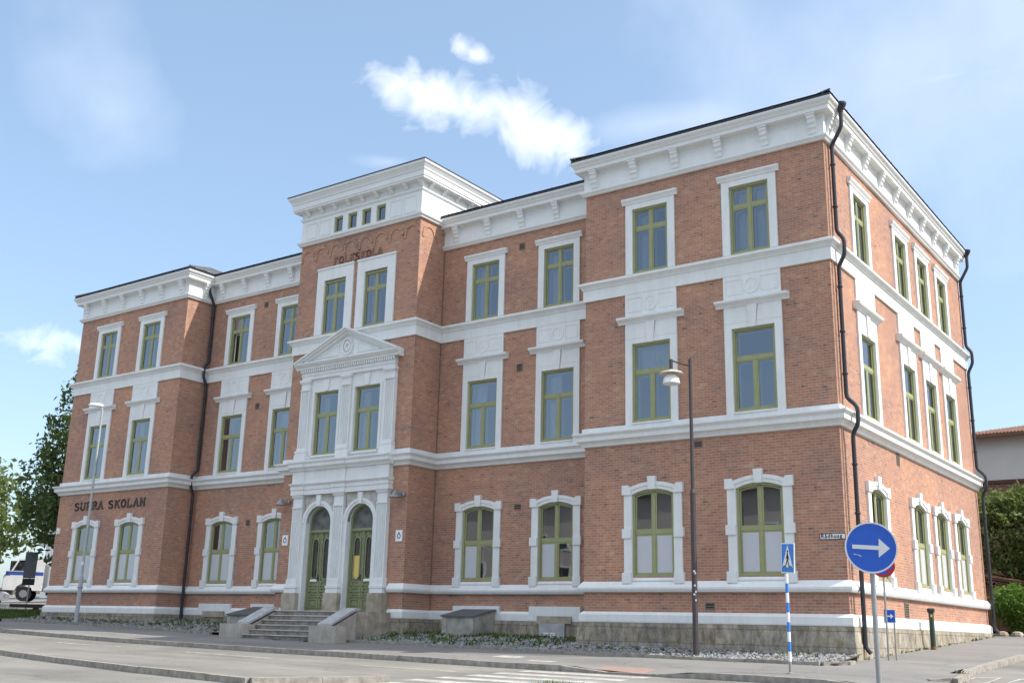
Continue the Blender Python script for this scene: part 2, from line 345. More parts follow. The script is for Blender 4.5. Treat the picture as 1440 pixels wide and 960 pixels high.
# ------------------------------------------------------------------ mesh builder
class MB:
    def __init__(s): s.v = []; s.f = []; s.mi = []
    def pt(s, p): s.v.append(tuple(p)); return len(s.v) - 1
    def face(s, pts, mi=0):
        s.f.append([s.pt(p) for p in pts]); s.mi.append(mi)
    def box(s, x0, x1, y0, y1, z0, z1, mi=0):
        c = [(x0, y0, z0), (x1, y0, z0), (x1, y1, z0), (x0, y1, z0), (x0, y0, z1), (x1, y0, z1), (x1, y1, z1), (x0, y1, z1)]
        i = len(s.v); s.v += c
        for q in ((0, 3, 2, 1), (4, 5, 6, 7), (0, 1, 5, 4), (1, 2, 6, 5), (2, 3, 7, 6), (3, 0, 4, 7)):
            s.f.append([i + k for k in q]); s.mi.append(mi)
        return s
    def prism(s, pts, y0, y1, mi=0):
        """polygon pts (x,z) extruded along y"""
        n = len(pts); i = len(s.v)
        s.v += [(x, y0, z) for x, z in pts] + [(x, y1, z) for x, z in pts]
        s.f.append(list(range(i, i + n))); s.f.append(list(range(i + 2 * n - 1, i + n - 1, -1))); s.mi += [mi, mi]
        for k in range(n):
            j = (k + 1) % n
            s.f.append([i + k, i + n + k, i + n + j, i + j]); s.mi.append(mi)
        return s
    def prism_x(s, pts, x0, x1, mi=0):
        """polygon pts (y,z) extruded along x"""
        n = len(pts); i = len(s.v)
        s.v += [(x0, y, z) for y, z in pts] + [(x1, y, z) for y, z in pts]
        s.f.append(list(range(i, i + n))); s.f.append(list(range(i + 2 * n - 1, i + n - 1, -1))); s.mi += [mi, mi]
        for k in range(n):
            j = (k + 1) % n
            s.f.append([i + k, i + n + k, i + n + j, i + j]); s.mi.append(mi)
        return s
    def ring(s, inner, outer, y0, y1, closed=True, mi=0):
        """band between two (x,z) outlines with the same count, extruded from y0 (front) to y1"""
        n = len(inner)
        for k in range(n if closed else n - 1):
            j = (k + 1) % n
            a, b, c, d = inner[k], inner[j], outer[j], outer[k]
            P = lambda q, y: (q[0], y, q[1])
            s.face([P(a, y0), P(b, y0), P(c, y0), P(d, y0)], mi)
            s.face([P(a, y1), P(d, y1), P(c, y1), P(b, y1)], mi)
            s.face([P(a, y0), P(a, y1), P(b, y1), P(b, y0)], mi)
            s.face([P(d, y0), P(c, y0), P(c, y1), P(d, y1)], mi)
        if not closed:
            for k in (0, n - 1):
                a, d = inner[k], outer[k]
                s.face([(a[0], y0, a[1]), (d[0], y0, d[1]), (d[0], y1, d[1]), (a[0], y1, a[1])], mi)
        return s
    def tube(s, pts, r, n=10, mi=0, cap=True, radii=None):
        pts = [Vector(p) for p in pts]; rings = []
        prev = None
        for k, p in enumerate(pts):
            if k == 0: t = pts[1] - p
            elif k == len(pts) - 1: t = p - pts[k - 1]
            else: t = (pts[k + 1] - p).normalized() + (p - pts[k - 1]).normalized()
            t = t.normalized()
            ref = prev if prev is not None else (Vector((1, 0, 0)) if abs(t.x) < .9 else Vector((0, 1, 0)))
            u = (ref - t * ref.dot(t)).normalized(); w = t.cross(u); prev = u
            rr = radii[k] if radii else r
            rings.append([s.pt(p + (u * math.cos(2 * math.pi * q / n) + w * math.sin(2 * math.pi * q / n)) * rr) for q in range(n)])
        for a, b in zip(rings, rings[1:]):
            for q in range(n):
                s.f.append([a[q], a[(q + 1) % n], b[(q + 1) % n], b[q]]); s.mi.append(mi)
        if cap:
            s.f.append(rings[0][::-1]); s.f.append(rings[-1][:]); s.mi += [mi, mi]
        return s
    def lathe(s, prof, c, n=24, mi=0):
        """profile (r,z) round the vertical through c"""
        rings = [[s.pt((c[0] + r * math.cos(2 * math.pi * q / n), c[1] + r * math.sin(2 * math.pi * q / n), c[2] + z)) for q in range(n)] for r, z in prof]
        for a, b in zip(rings, rings[1:]):
            for q in range(n):
                s.f.append([a[q], a[(q + 1) % n], b[(q + 1) % n], b[q]]); s.mi.append(mi)
        s.f.append(rings[0][::-1]); s.f.append(rings[-1][:]); s.mi += [mi, mi]
        return s
    def sweep(s, prof, path, closed=False, mi=0):
        """profile (d,z) carried along a plan path; d is measured outwards (to the right of travel)"""
        n = len(path); offs = []
        for k in range(n):
            p = Vector(path[k])
            def nrm(a, b):
                t = (Vector(b) - Vector(a)).normalized(); return Vector((t.y, -t.x))
            if closed or 0 < k < n - 1:
                n1 = nrm(path[k - 1], p); n2 = nrm(p, path[(k + 1) % n])
                b = n1 + n2; b = b / (1 + n1.dot(n2)); offs.append(b)
            elif k == 0: offs.append(nrm(p, path[1]))
            else: offs.append(nrm(path[k - 1], p))
        rows = [[s.pt((path[k][0] + offs[k].x * d, path[k][1] + offs[k].y * d, z)) for d, z in prof] for k in range(n)]
        seq = list(zip(rows, rows[1:])) + ([(rows[-1], rows[0])] if closed else [])
        for a, b in seq:
            for q in range(len(prof) - 1):
                s.f.append([a[q], b[q], b[q + 1], a[q + 1]]); s.mi.append(mi)
        if not closed:
            s.f.append(rows[0][:]); s.f.append(rows[-1][::-1]); s.mi += [mi, mi]
        return s
    def build(s, name, mats, parent=None, smooth=False, fix=True, uv=True, loc=None):
        me = bpy.data.meshes.new(name); me.from_pydata(s.v, [], s.f)
        if not isinstance(mats, (list, tuple)): mats = [mats]
        for q in mats: me.materials.append(M[q])
        for p, i in zip(me.polygons, s.mi): p.material_index = i
        if fix:
            bm = bmesh.new(); bm.from_mesh(me); bmesh.ops.recalc_face_normals(bm, faces=bm.faces); bm.to_mesh(me); bm.free()
        if uv:
            ul = me.uv_layers.new(name='UVMap'); me.update()
            for p in me.polygons:
                nx, ny, nzz = (abs(q) for q in p.normal)
                for li in p.loop_indices:
                    c = me.vertices[me.loops[li].vertex_index].co
                    if nzz > .75: ul.data[li].uv = (c.x, c.y)
                    elif nx > ny: ul.data[li].uv = (c.y + .13, c.z)
                    else: ul.data[li].uv = (c.x, c.z)
        if smooth:
            for p in me.polygons: p.use_smooth = True
        o = bpy.data.objects.new(name, me); col.objects.link(o)
        if parent: o.parent = parent
        if loc: o.location = loc
        return o
def empty(name, loc=(0, 0, 0), rz=0.0, parent=None):
    o = bpy.data.objects.new(name, None); col.objects.link(o); o.location = loc; o.rotation_euler.z = rz
    o.empty_display_size = .2
    if parent: o.parent = parent
    return o
def tag(o, label, cat, group=None):
    o['label'] = label; o['category'] = cat
    if group: o['group'] = group
    return o
def struct(o): o['kind'] = 'structure'; return o
def stuff(o): o['kind'] = 'stuff'; return o
def copy_tree(o, parent=None):
    c = o.copy(); col.objects.link(c)
    c.parent = parent
    for ch in list(o.children): copy_tree(ch, c)
    return c

# ------------------------------------------------------------------ lie of the land
PX = [-400, -60, -45, -37, -31, -23, -16, -11, -7, 0, 10, 60, 400]
PZ = [-.6, -.75, -.85, -.92, -.99, -1.18, -1.28, -1.33, -1.39, -1.43, -1.6, -2.1, -3]
def lerp(x, xs, ys):
    if x <= xs[0]: return ys[0]
    for a, b, p, q in zip(xs, xs[1:], ys, ys[1:]):
        if x <= b: return p + (q - p) * (x - a) / (b - a)
    return ys[-1]
def clamp01(t): return max(0.0, min(1.0, t))
def dip(x, y):
    d = .10 * clamp01(1.6 - abs(x + 3.4)) * clamp01((-4.25 - y) / .9)          # dropped kerb at the crossing
    c = .11 * clamp01((x - 1.7) / 1.2) * clamp01((-2.55 - y) / .5)              # dropped corner of the pavement
    return max(d, c) if -5.48 < y < -2.5 else 0
def H(x, y):
    p = lerp(x, PX, PZ) - dip(x, y)
    if y < -5.5: return p + .03 * (y + 5.5) if y > -60 else p + .03 * -54.5
    if y < 0: return p + .055 * (y + 5.5)
    return p + .3025 + lerp(x, [-40, -10], [.06, .0467]) * min(y, 120)
def frange(a, b, st):
    n = max(1, int(math.ceil((b - a) / st))); return [a + (b - a) * k / n for k in range(n + 1)]
def sheet(name, xs, ys, off, material, keep=None):
    b = MB(); idx = {}
    for i, x in enumerate(xs):
        for j, y in enumerate(ys): idx[i, j] = b.pt((x, y, H(x, y) + off))
    for i in range(len(xs) - 1):
        for j in range(len(ys) - 1):
            if keep and not keep((xs[i] + xs[i + 1]) / 2, (ys[j] + ys[j + 1]) / 2): continue
            b.f.append([idx[i, j], idx[i + 1, j], idx[i + 1, j + 1], idx[i, j + 1]]); b.mi.append(0)
    return struct(b.build(name, material))
def poly_on_ground(pts, off, b, cut=.8, mi=0):
    """convex quad laid on the ground, split so that it follows the fall"""
    (a, bq, c, d) = [Vector(p) for p in pts]
    n = max(1, int(max((bq - a).length, (c - d).length) / cut)); k = max(1, int(max((d - a).length, (c - bq).length) / cut))
    for i in range(n):
        for j in range(k):
            q = []
            for s_, t_ in ((i, j), (i + 1, j), (i + 1, j + 1), (i, j + 1)):
                s1 = s_ / n; t1 = t_ / k
                p = (a * (1 - s1) + bq * s1) * (1 - t1) + (d * (1 - s1) + c * s1) * t1
                q.append((p.x, p.y, H(p.x, p.y) + off))
            b.face(q, mi)

ROAD = -.12
big_x = [-400, -250, -150, -100, -80] + frange(-60, 40, 2.5) + [60, 100, 200, 400]
big_y = [-400, -200, -120, -60, -40] + frange(-30, 40, 2.5) + [60, 90, 120, 200, 600]
sheet('ground', big_x, big_y, -.16, 'soil')
sheet('front_road', frange(-120, 60, 1.25), [-60, -45, -35] + frange(-30, -5.5, .875), ROAD, 'asphalt_road')
sheet('side_street', frange(3.06, 12, 1.5), frange(-5.5, 90, 1.25), ROAD, 'asphalt_road')
sheet('sidewalk', frange(-46, -8, 1.0) + frange(-7.5, -.5, .5) + [0, .8, 1.6, 2.3, 2.7, 3.07], [-5.25, -4.9, -4.5, -4.1, -3.6, -3.05, -2.6, -2.02], 0, 'asphalt_walk')
sheet('side_sidewalk', [-.02, .8, 1.6, 2.3, 2.82], frange(-2.02, 60, 1.0), .0, 'asphalt_walk')
sheet('forecourt', frange(-110, -45.95, 2), frange(-5.25, 60, 2), -.02, 'asphalt_walk')

# kerbs: granite blocks end to end, each a little out of line
def kerb_run(b, pts, w, drop, length=1.3, jit=.006, low=None):
    for (p, q) in zip(pts, pts[1:]):
        p = Vector(p); q = Vector(q); L = (q - p).length; t = (q - p) / L; nrm = Vector((t.y, -t.x))
        n = max(1, round(L / length))
        for k in range(n):
            a = p + t * (L * k / n + .004); e = p + t * (L * (k + 1) / n - .004)
            o = nrm * random.uniform(-jit, jit); hz = random.uniform(-jit, jit)
            c = []
            for z in (-drop - .05, 0):
                for s_ in (a, e):
                    for d in (0, w):
                        g = s_ + o + nrm * d
                        lo = low(g.x) if low else 0
                        c.append((g.x, g.y, H(s_.x, s_.y) + z + (hz - lo + .006 if z == 0 else 0)))
            i = len(b.v); b.v += c
            for f in ((0, 1, 3, 2), (4, 6, 7, 5), (0, 4, 5, 1), (2, 3, 7, 6), (0, 2, 6, 4), (1, 5, 7, 3)):
                b.f.append([i + z for z in f]); b.mi.append(0)
b = MB()
kerb_run(b, [(-60, -5.24), (2.55, -5.24)], .22, .12)
struct(b.build('kerb', 'granite_kerb'))
b = MB()
kerb_run(b, [(2.6, -3.0), (2.98, -2.75), (3.04, -2.0), (2.84, -.7)], .2, .12, .7)
kerb_run(b, [(2.84, -.7), (2.84, 60)], .2, .12)
for o_ in [struct(b.build('side_kerb', 'granite_kerb'))]: pass
# low edging of the gravel strip along the wall
b = MB()
kerb_run(b, [(-36.9, -1.55), (-22.6, -1.82)], .12, .08, 1.0)
kerb_run(b, [(-16.3, -1.86), (-.15, -1.86), (.28, -1.42), (.28, -1.0)], .14, .10, .95, .012)
o = struct(b.build('gravel_edging', 'granite_kerb')); o.location.z = .07
# traffic island in the road
b = MB()
isl = [(-45, -8.6), (-19.3, -11.6), (-14.8, -12.35), (-11.2, -12.9), (-7.45, -13.12), (-6.1, -10.75), (-20, -9.6), (-45, -7.4)]
kerb_run(b, [isl[0], isl[1], isl[2], isl[3], isl[4]][::1], .18, .12, 1.1)
kerb_run(b, [(-7.50, -13.16), (-6.1, -10.75)], .28, .12, 1.3)
struct(b.build('island_kerb', 'granite_kerb'))
b = MB()
for k, (p, q) in enumerate([((-45, -8.6), (-19.3, -11.6)), ((-19.3, -11.6), (-14.8, -12.35)), ((-14.8, -12.35), (-11.2, -12.9)), ((-11.2, -12.9), (-7.45, -13.12))]):
    top = lambda x: lerp(x, [-45, -20, -6.1], [-7.4, -9.9, -10.75])
    poly_on_ground([p, q, (min(q[0] + (1.3 if q[0] > -8 else 0), -6.15), top(q[0] + (1.3 if q[0] > -8 else 0))), (p[0], top(p[0]))], -.004, b)
struct(b.build('traffic_island', 'asphalt_road'))

# paint on the road
b = MB(); P4 = ROAD + .004
for (x0, y0, x1, y1) in ((-23.9, -7.05, -20.6, -6.95), (-17.3, -7.05, -13.3, -7.3), (-9.9, -7.5, -7.0, -7.3), (-32, -6.9, -28, -7.0)):
    poly_on_ground([(x0, y0 - .06), (x1, y1 - .06), (x1, y1 + .06), (x0, y0 + .06)], P4, b)
struct(b.build('lane_marking', 'road_paint'))
b = MB()
for k in range(7):
    y = -6.0 - 1.0 * k
    poly_on_ground([(-6.0 - .03 * k, y - .25), (-2.6, y - .25), (-2.6, y + .25), (-6.0 - .03 * k, y + .25)], P4, b)
struct(b.build('zebra_crossing', 'road_paint'))
b = MB()
def outline(pts, w):
    c = Vector((sum(p[0] for p in pts) / len(pts), sum(p[1] for p in pts) / len(pts)))
    for p, q in zip(pts, pts[1:] + pts[:1]):
        p = Vector(p); q = Vector(q); pi = p + (c - p).normalized() * w; qi = q + (c - q).normalized() * w
        poly_on_ground([p, q, qi, pi], P4, b, .4)
outline([(3.2, -3.0), (3.75, -2.5), (3.7, -1.0), (3.2, -1.35)], .13)
outline([(4.05, -2.3), (4.6, -1.9), (4.6, -.4), (4.08, -1.1)], .13)
struct(b.build('give_way_marking', 'road_paint'))
b = MB(); poly_on_ground([(-4.5, -5.22), (-3.1, -5.22), (-3.1, -4.6), (-4.5, -4.6)], .004, b)
struct(b.build('red_paving', 'red_paving'))
b = MB(); poly_on_ground([(-8.4, -4.1), (-7.6, -4.1), (-7.6, -3.5), (-8.4, -3.5)], .004, b); poly_on_ground([(-6.9, -4.6), (-6.1, -4.6), (-6.1, -4.3), (-6.9, -4.3)], .004, b)
struct(b.build('cycle_marking', 'road_paint'))

# repairs in the surface
b = MB()
poly_on_ground([(-30, -9.0), (-25.5, -9.2), (-25.5, -8.1), (-30, -7.9)], ROAD + .003, b); poly_on_ground([(-14.5, -6.7), (-12.2, -6.7), (-12.2, -5.7), (-14.5, -5.7)], ROAD + .003, b)
poly_on_ground([(-19, -15.6), (-13, -16.4), (-13, -14.9), (-19, -14.1)], ROAD + .003, b); poly_on_ground([(.9, .2), (2.1, .0), (2.3, 2.6), (1.2, 2.8)], .003, b)
struct(b.build('asphalt_patch', 'asphalt_walk'))

# ------------------------------------------------------------------ the school building
school = tag(empty('school_building', (0, 0, 0)), 'long three-storey red brick school with white trim, green windows and a central entrance tower', 'school')
class Rel:                                 # children keep world coordinates
    pass
def part(b, name, mats, parent=None, **k):
    o = b.build(name, mats, **k)
    p = parent or school
    o.parent = p
    return o
XL, XK, XU, XT, XA, DB = -36.63, -28.72, -21.57, -15.28, -8.0, 15.27
YW, YM, YT, YR = .17, 1.56, .09, 0.0
TB = 6.0                                     # how far back the tower runs
ZT, ZE = 13.24, 14.40
CXR = [-5.64, -2.33]; CXM = [-13.26, -10.06]; CXL = [-26.7, -23.5]; CXW = [-34.27, -31.07]
CYS = [2.88, 7.05, 9.62, 12.2]
CT = -18.425
TU = [-19.51, -17.36]; TM = [-19.5, -17.40]; DOOR = [-19.47, -17.38]

def grid_wall(b, a0, a1, z0, z1, holes, P, mi=0):
    """rectangle a0..a1 x z0..z1 minus holes (a0,a1,z0,z1); P maps (a,z) to a point"""
    xs = sorted({a0, a1} | {q for h in holes for q in h[:2] if a0 < q < a1}); zs = sorted({z0, z1} | {q for h in holes for q in h[2:] if z0 < q < z1})
    for i in range(len(xs) - 1):
        for j in range(len(zs) - 1):
            cx, cz = (xs[i] + xs[i + 1]) / 2, (zs[j] + zs[j + 1]) / 2
            if any(h[0] < cx < h[1] and h[2] < cz < h[3] for h in holes): continue
            b.face([P(xs[i], zs[j]), P(xs[i + 1], zs[j]), P(xs[i + 1], zs[j + 1]), P(xs[i], zs[j + 1])], mi)
def win_holes(c):
    return [(c - .62, c + .62, 10.27, 12.43), (c - .655, c + .655, 5.56, 8.0), (c - .69, c + .69, 1.0, 3.52)]
def front(y): return lambda a, z: (a, y, z)
def side(x): return lambda a, z: (x, a, z)
wb = MB()
grid_wall(wb, XA, 0, -.3, ZT + .1, sum((win_holes(c) for c in CXR), []), front(YR))
grid_wall(wb, XT, XA, -.3, ZT + .1, sum((win_holes(c) for c in CXM), []), front(YM))
grid_wall(wb, XK, XU, -.3, ZT + .1, sum((win_holes(c) for c in CXL), []), front(YM))
grid_wall(wb, XL, XK, -.3, ZT + .1, sum((win_holes(c) for c in CXW), []), front(YW))
th = [(c - .6, c + .6, 10.3, 12.47) for c in TU] + [(c - .63, c + .63, 5.56, 7.97) for c in TM] + [(c - .64, c + .64, -.3, 3.66) for c in DOOR]
grid_wall(wb, XU, XT, -.3, 14.2, th, front(YT))
grid_wall(wb, 0, DB, -.3, ZT + .1, sum((win_holes(c) for c in CYS), []), side(0))
for (x, ya, yb, zt) in ((XA, YR, YM, ZT + .1), (XT, YT, TB, 14.2), (XU, YT, TB, 14.2), (XK, YW, YM, ZT + .1), (XL, YW, DB, ZT + .1)):
    grid_wall(wb, ya, yb, -.3, zt, [], side(x))
grid_wall(wb, XL, 0, -.3, ZT + .1, [], front(DB))
grid_wall(wb, XU, XT, 13.2, 14.2, [], front(TB))
# arched brick frieze under the tower cornice, dentil course
for (P, n, a0, st, fl) in ((lambda a, d, z: (a, YT - d, z), 8, XU + .40, .785, 1), (lambda a, d, z: (XT + d, a, z), 3, YT + .5, .785, 1)):
    for k in range(n):
        c = a0 + st * k
        pts_i = [(c + .27 * math.cos(t), 13.62 + .27 * math.sin(t)) for t in [math.pi * q / 8 for q in range(9)]]
        pts_o = [(c + .37 * math.cos(t), 13.62 + .37 * math.sin(t)) for t in [math.pi * q / 8 for q in range(9)]]
        for q in range(8):
            f = [pts_i[q], pts_i[q + 1], pts_o[q + 1], pts_o[q]]
            wb.face([P(x, .028, z) for x, z in f])
            wb.face([P(pts_i[q][0], .028, pts_i[q][1]), P(pts_i[q][0], .0, pts_i[q][1]), P(pts_i[q + 1][0], .0, pts_i[q + 1][1]), P(pts_i[q + 1][0], .028, pts_i[q + 1][1])])
            wb.face([P(pts_o[q][0], .028, pts_o[q][1]), P(pts_o[q + 1][0], .028, pts_o[q + 1][1]), P(pts_o[q + 1][0], .0, pts_o[q + 1][1]), P(pts_o[q][0], .0, pts_o[q][1])])
        for sgn in (-1,):
            x0, x1 = c - .37, c - .27
            wb.face([P(x0, .028, 13.44), P(x1, .028, 13.44), P(x1, .028, 13.62), P(x0, .028, 13.62)])
            wb.face([P(x0, .028, 13.44), P(x0, .0, 13.44), P(x1, 0, 13.44), P(x1, .028, 13.44)])
            wb.face([P(x1, .028, 13.44), P(x1, 0, 13.44), P(x1, 0, 13.62), P(x1, .028, 13.62)])
part(wb, 'brick_wall', 'brick', fix=False)

# dark rooms behind the windows
ib = MB()
for (x0, x1, y) in ((XA + .05, -.05, 1.9), (XK, XT, 3.4), (XT, XA, 3.4), (XL + .1, XK, 2.1)):
    ib.face([(x0, y, -.3), (x1, y, -.3), (x1, y, ZE), (x0, y, ZE)])
ib.face([(XU + .1, 1.5, 5), (XT - .1, 1.5, 5), (XT - .1, 1.5, 15.4), (XU + .1, 1.5, 15.4)])
ib.face([(-2.0, 1.9, -.3), (-2.0, DB - .1, -.3), (-2.0, DB - .1, ZE), (-2.0, 1.9, ZE)])
for z in (-.25, 4.85, 9.5, 13.3):
    for (x0, x1, y0, y1) in ((XA + .03, -.03, .03, DB - .05), (XT + .03, XA - .03, YM + .03, 12), (XK + .03, XU - .03, YM + .03, 12), (XL + .03, XK - .03, YW + .03, 12), (XU + .03, XT - .03, YT + .03, TB - .1)):
        ib.face([(x0, y0, z), (x1, y0, z), (x1, y1, z), (x0, y1, z)])
part(ib, 'interior_wall', 'interior', fix=False)

# stone base
sb = MB()
pathA = [(XL, DB), (XL, YW), (XK, YW), (XK, YM), (XU, YM), (XU, YT), (XU + .62, YT)]
pathB = [(XT - .62, YT), (XT, YT), (XT, YM), (XA, YM), (XA, YR), (0, YR), (0, DB)]
for p in (pathA, pathB):
    sb.sweep([(.0, -1.9), (.19, -1.9), (.17, -.72), (.15, -.72), (.14, -.31), (.0, -.30)], p)
part(sb, 'stone_plinth', 'granite_blocks')
def band(name, prof, paths, mt='white_paint'):
    b = MB()
    for p in paths: b.sweep(prof, p)
    return part(b, name, mt)
band('plinth_band', [(0, -.30), (.10, -.30), (.11, -.27), (.11, -.08), (.03, 0.0), (0, .005)], (pathA, pathB))
sillp = [(0, .555), (.10, .555), (.12, .58), (.15, .64), (.15, .69), (.025, .86), (0, .862)]
pA2 = pathA[:-1] + [(CT - 2.5, YT)]; pB2 = [(CT + 2.5, YT)] + pathB[1:]
band('sill_band', sillp, (pA2, pB2))
full = [(XL, DB), (XL, YW), (XK, YW), (XK, YM), (XU, YM), (XU, YT), (XT, YT), (XT, YM), (XA, YM), (XA, YR), (0, YR), (0, DB)]
band('string_course', [(0, 4.90), (.07, 4.91), (.09, 4.97), (.14, 5.03), (.21, 5.06), (.22, 5.08), (.22, 5.19), (.25, 5.22), (.30, 5.27), (.30, 5.31), (.07, 5.345), (.07, 5.48), (.0, 5.50)], (full,))
band('string_course', [(0, 9.61), (.06, 9.612), (.06, 9.98), (.09, 9.99), (.10, 10.03), (.16, 10.10), (.21, 10.12), (.21, 10.19), (.03, 10.27), (0, 10.272)], (full,), 'white_paint')
eL = [(XL, DB), (XL, YW), (XK, YW), (XK, YM), (XU, YM)]; eR = [(XT, YM), (XA, YM), (XA, YR), (0, YR), (0, DB)]
corn = [(0, 13.24), (.08, 13.24), (.10, 13.28), (.15, 13.34), (.15, 13.39), (.05, 13.43), (.05, 13.99), (.09, 14.0), (.09, 14.05), (.29, 14.07), (.29, 14.19), (.32, 14.21), (.35, 14.27), (.40, 14.32), (.42, 14.36), (.42, 14.395), (0, 14.41)]
band('cornice', corn, (eL, eR), 'white_trim')
gut = [(.10, 14.405), (.37, 14.405), (.385, 14.43), (.385, 14.48), (.36, 14.51), (.0, 14.52)]
band('gutter', gut, (eL, eR), 'dark_iron')
# snow rail clips along the eaves
clip = MB(); clip.box(-.02, .02, -.40, -.37, 14.40, 14.54)
cl = part(clip, 'snow_guard_clip', 'dark_iron'); spots = [(x, YR) for x in frange(XA - .2, .2, .78)] + [(x, YM) for x in frange(XT + .4, XA - .6, .8)] + [(x, YM) for x in frange(XK + .6, XU - .3, .8)] + [(x, YW) for x in frange(XL, XK, .8)]
for k, (x, y) in enumerate(spots):
    o = cl
    if k: o = cl.copy(); col.objects.link(o); o.parent = school
    o.location = (x, y, 0)
# corbels
cb = MB()
cb.prism_x([(-.05, 14.05), (-.245, 14.05), (-.25, 14.0), (-.25, 13.93), (-.21, 13.88), (-.20, 13.80), (-.15, 13.74), (-.15, 13.66), (-.10, 13.60), (-.09, 13.50), (-.05, 13.47)], -.115, .115)
cb.prism_x([(-.05, 14.062), (-.275, 14.062), (-.275, 14.01), (-.05, 14.01)], -.14, .14)
cproto = part(cb, 'corbel', 'white_trim')
first = True
def corbel(x, y, rz):
    global first
    if first: o = cproto; first = False
    else:
        o = cproto.copy(); col.objects.link(o); o.parent = school
    o.location = (x, y, 0); o.rotation_euler.z = rz
for k in range(6): corbel(XA + .36 + 1.475 * k, YR, 0)
for k in range(4): corbel(XT + .62 + 1.50 * k, YM, 0)
for k in range(4): corbel(XK + .70 + 1.47 * k, YM, 0)
for k in range(6): corbel(XL + .36 + 1.43 * k, YW, 0)
for k in range(10): corbel(0, .30 + 1.59 * k, math.pi / 2)
corbel(XK, YW + .85, math.pi / 2)

# roofs: low hips of standing-seam sheet
def hip(x0, x1, y0, y1, z, sl, name, mt):
    b = MB(); w = min(x1 - x0, y1 - y0) / 2; zr = z + w * sl
    if y1 - y0 > x1 - x0: r0, r1 = ((x0 + x1) / 2, y0 + w, zr), ((x0 + x1) / 2, y1 - w, zr)
    else: r0, r1 = (x0 + w, (y0 + y1) / 2, zr), (x1 - w, (y0 + y1) / 2, zr)
    A, B_, C_, D_ = (x0, y0, z), (x1, y0, z), (x1, y1, z), (x0, y1, z)
    if y1 - y0 > x1 - x0:
        b.face([A, B_, r0]); b.face([B_, C_, r1, r0]); b.face([C_, D_, r1]); b.face([D_, A, r0, r1])
    else:
        b.face([A, B_, r1, r0]); b.face([B_, C_, r1]); b.face([C_, D_, r0, r1]); b.face([D_, A, r0])
    return b, zr
roof = empty('roof', (0, 0, 0)); roof.parent = school
def rpart(b, name, mt): o = b.build(name, mt); o.parent = roof; return o
for (x0, x1, y0, y1, sl, mt) in ((XA - .4, .4, -.4, DB + .4, .44, 'roof_metal'), (XL - .4, XK + .4, YW - .4, DB + .4, .45, 'roof_zinc')):
    b, zr = hip(x0, x1, y0, y1, 14.53, sl, 'roof', mt)
    rpart(b, 'roof_slope', mt)
    s = MB(); xm = (x0 + x1) / 2; w = (x1 - x0) / 2
    for k in range(int((y1 - y0) / .62)):           # seams down the long slopes
        y = y0 + .3 + .62 * k
        reach = min(w, y - y0, y1 - y)
        for sg, xe in ((1, x1), (-1, x0)):
            p = Vector((xe, y, 14.545)); q = Vector((xe - sg * reach, y, 14.545 + reach * sl)); s.tube([p, q], .014, 4)
    s.tube([(xm, y0 + w, zr + .02), (xm, y1 - w, zr + .02)], .05, 6)
    for cx_, cy_ in ((x0, y0), (x1, y0)): s.tube([(cx_, cy_, 14.56), (xm, y0 + w, zr + .02)], .035, 6)
    rpart(s, 'roof_seam', mt)
b, _ = hip(XK - 1, XA + 1, YM - .4, 12.2, 14.525, .36, 'roof', 'roof_metal'); rpart(b, 'roof_slope', 'roof_metal')

# ---- tower head
b = MB()
tw = [(c, 14.42, 15.08) for c in (CT - 1.135, CT - .375, CT + .375, CT + 1.135)]
grid_wall(b, XU - .04, XT + .04, 14.16, 15.4, [(c - .24, c + .24, z0, z1) for c, z0, z1 in tw], front(YT - .04))
grid_wall(b, YT - .04, TB, 14.16, 15.4, [], side(XT + .04)); grid_wall(b, YT - .04, TB, 14.16, 15.4, [], side(XU - .04))
grid_wall(b, XU - .04, XT + .04, 14.16, 15.4, [], front(TB))
for c, z0, z1 in tw:
    b.ring([(c - .24, z0), (c + .24, z0), (c + .24, z1), (c - .24, z1)], [(c - .25, z0 - .01), (c + .25, z0 - .01), (c + .25, z1 + .01), (c - .25, z1 + .01)], YT - .042, YT + .16)
# blind panels
for c in (CT - 2.62, CT - 1.9, CT + 1.9, CT + 2.62):
    b.ring([(c - .27, 14.47), (c + .27, 14.47), (c + .27, 15.05), (c - .27, 15.05)], [(c - .31, 14.43), (c + .31, 14.43), (c + .31, 15.09), (c - .31, 15.09)], YT - .058, YT - .03)
for c in (YT + .45, YT + 1.25, YT + 2.05, YT + 2.85):
    q = MB(); q.ring([(c - .27, 14.47), (c + .27, 14.47), (c + .27, 15.05), (c - .27, 15.05)], [(c - .31, 14.43), (c + .31, 14.43), (c + .31, 15.09), (c - .31, 15.09)], -.058, -.03)
    i = len(b.v); b.v += [(XT - y, x, z) for x, y, z in q.v]; b.f += [[i + k for k in f] for f in q.f]; b.mi += q.mi
part(b, 'tower_frieze', 'white_trim', fix=False)
loop = [(XU, YT), (XT, YT), (XT, TB), (XU, TB)]
b = MB(); b.sweep([(0, 14.15), (.09, 14.15), (.10, 14.20), (.16, 14.25), (.17, 14.32), (.05, 14.38), (0, 14.38)], loop, closed=True)
part(b, 'tower_band', 'white_trim')
b = MB(); b.sweep([(0, 15.22), (.06, 15.22), (.10, 15.27), (.10, 15.32), (.05, 15.35), (.05, 15.58), (.32, 15.60), (.32, 15.66), (.35, 15.68), (.35, 15.88), (.38, 15.90), (.40, 15.97), (.47, 16.08), (.51, 16.12), (.52, 16.20), (.0, 16.23)], loop, closed=True)
part(b, 'tower_cornice', 'white_trim')
b = MB(); b.sweep([(0, 16.21), (.53, 16.205), (.54, 16.25), (.5, 16.27), (0, 16.28)], loop, closed=True)
tc_ = ((XU + XT) / 2, (YT + TB) / 2, 17.0)
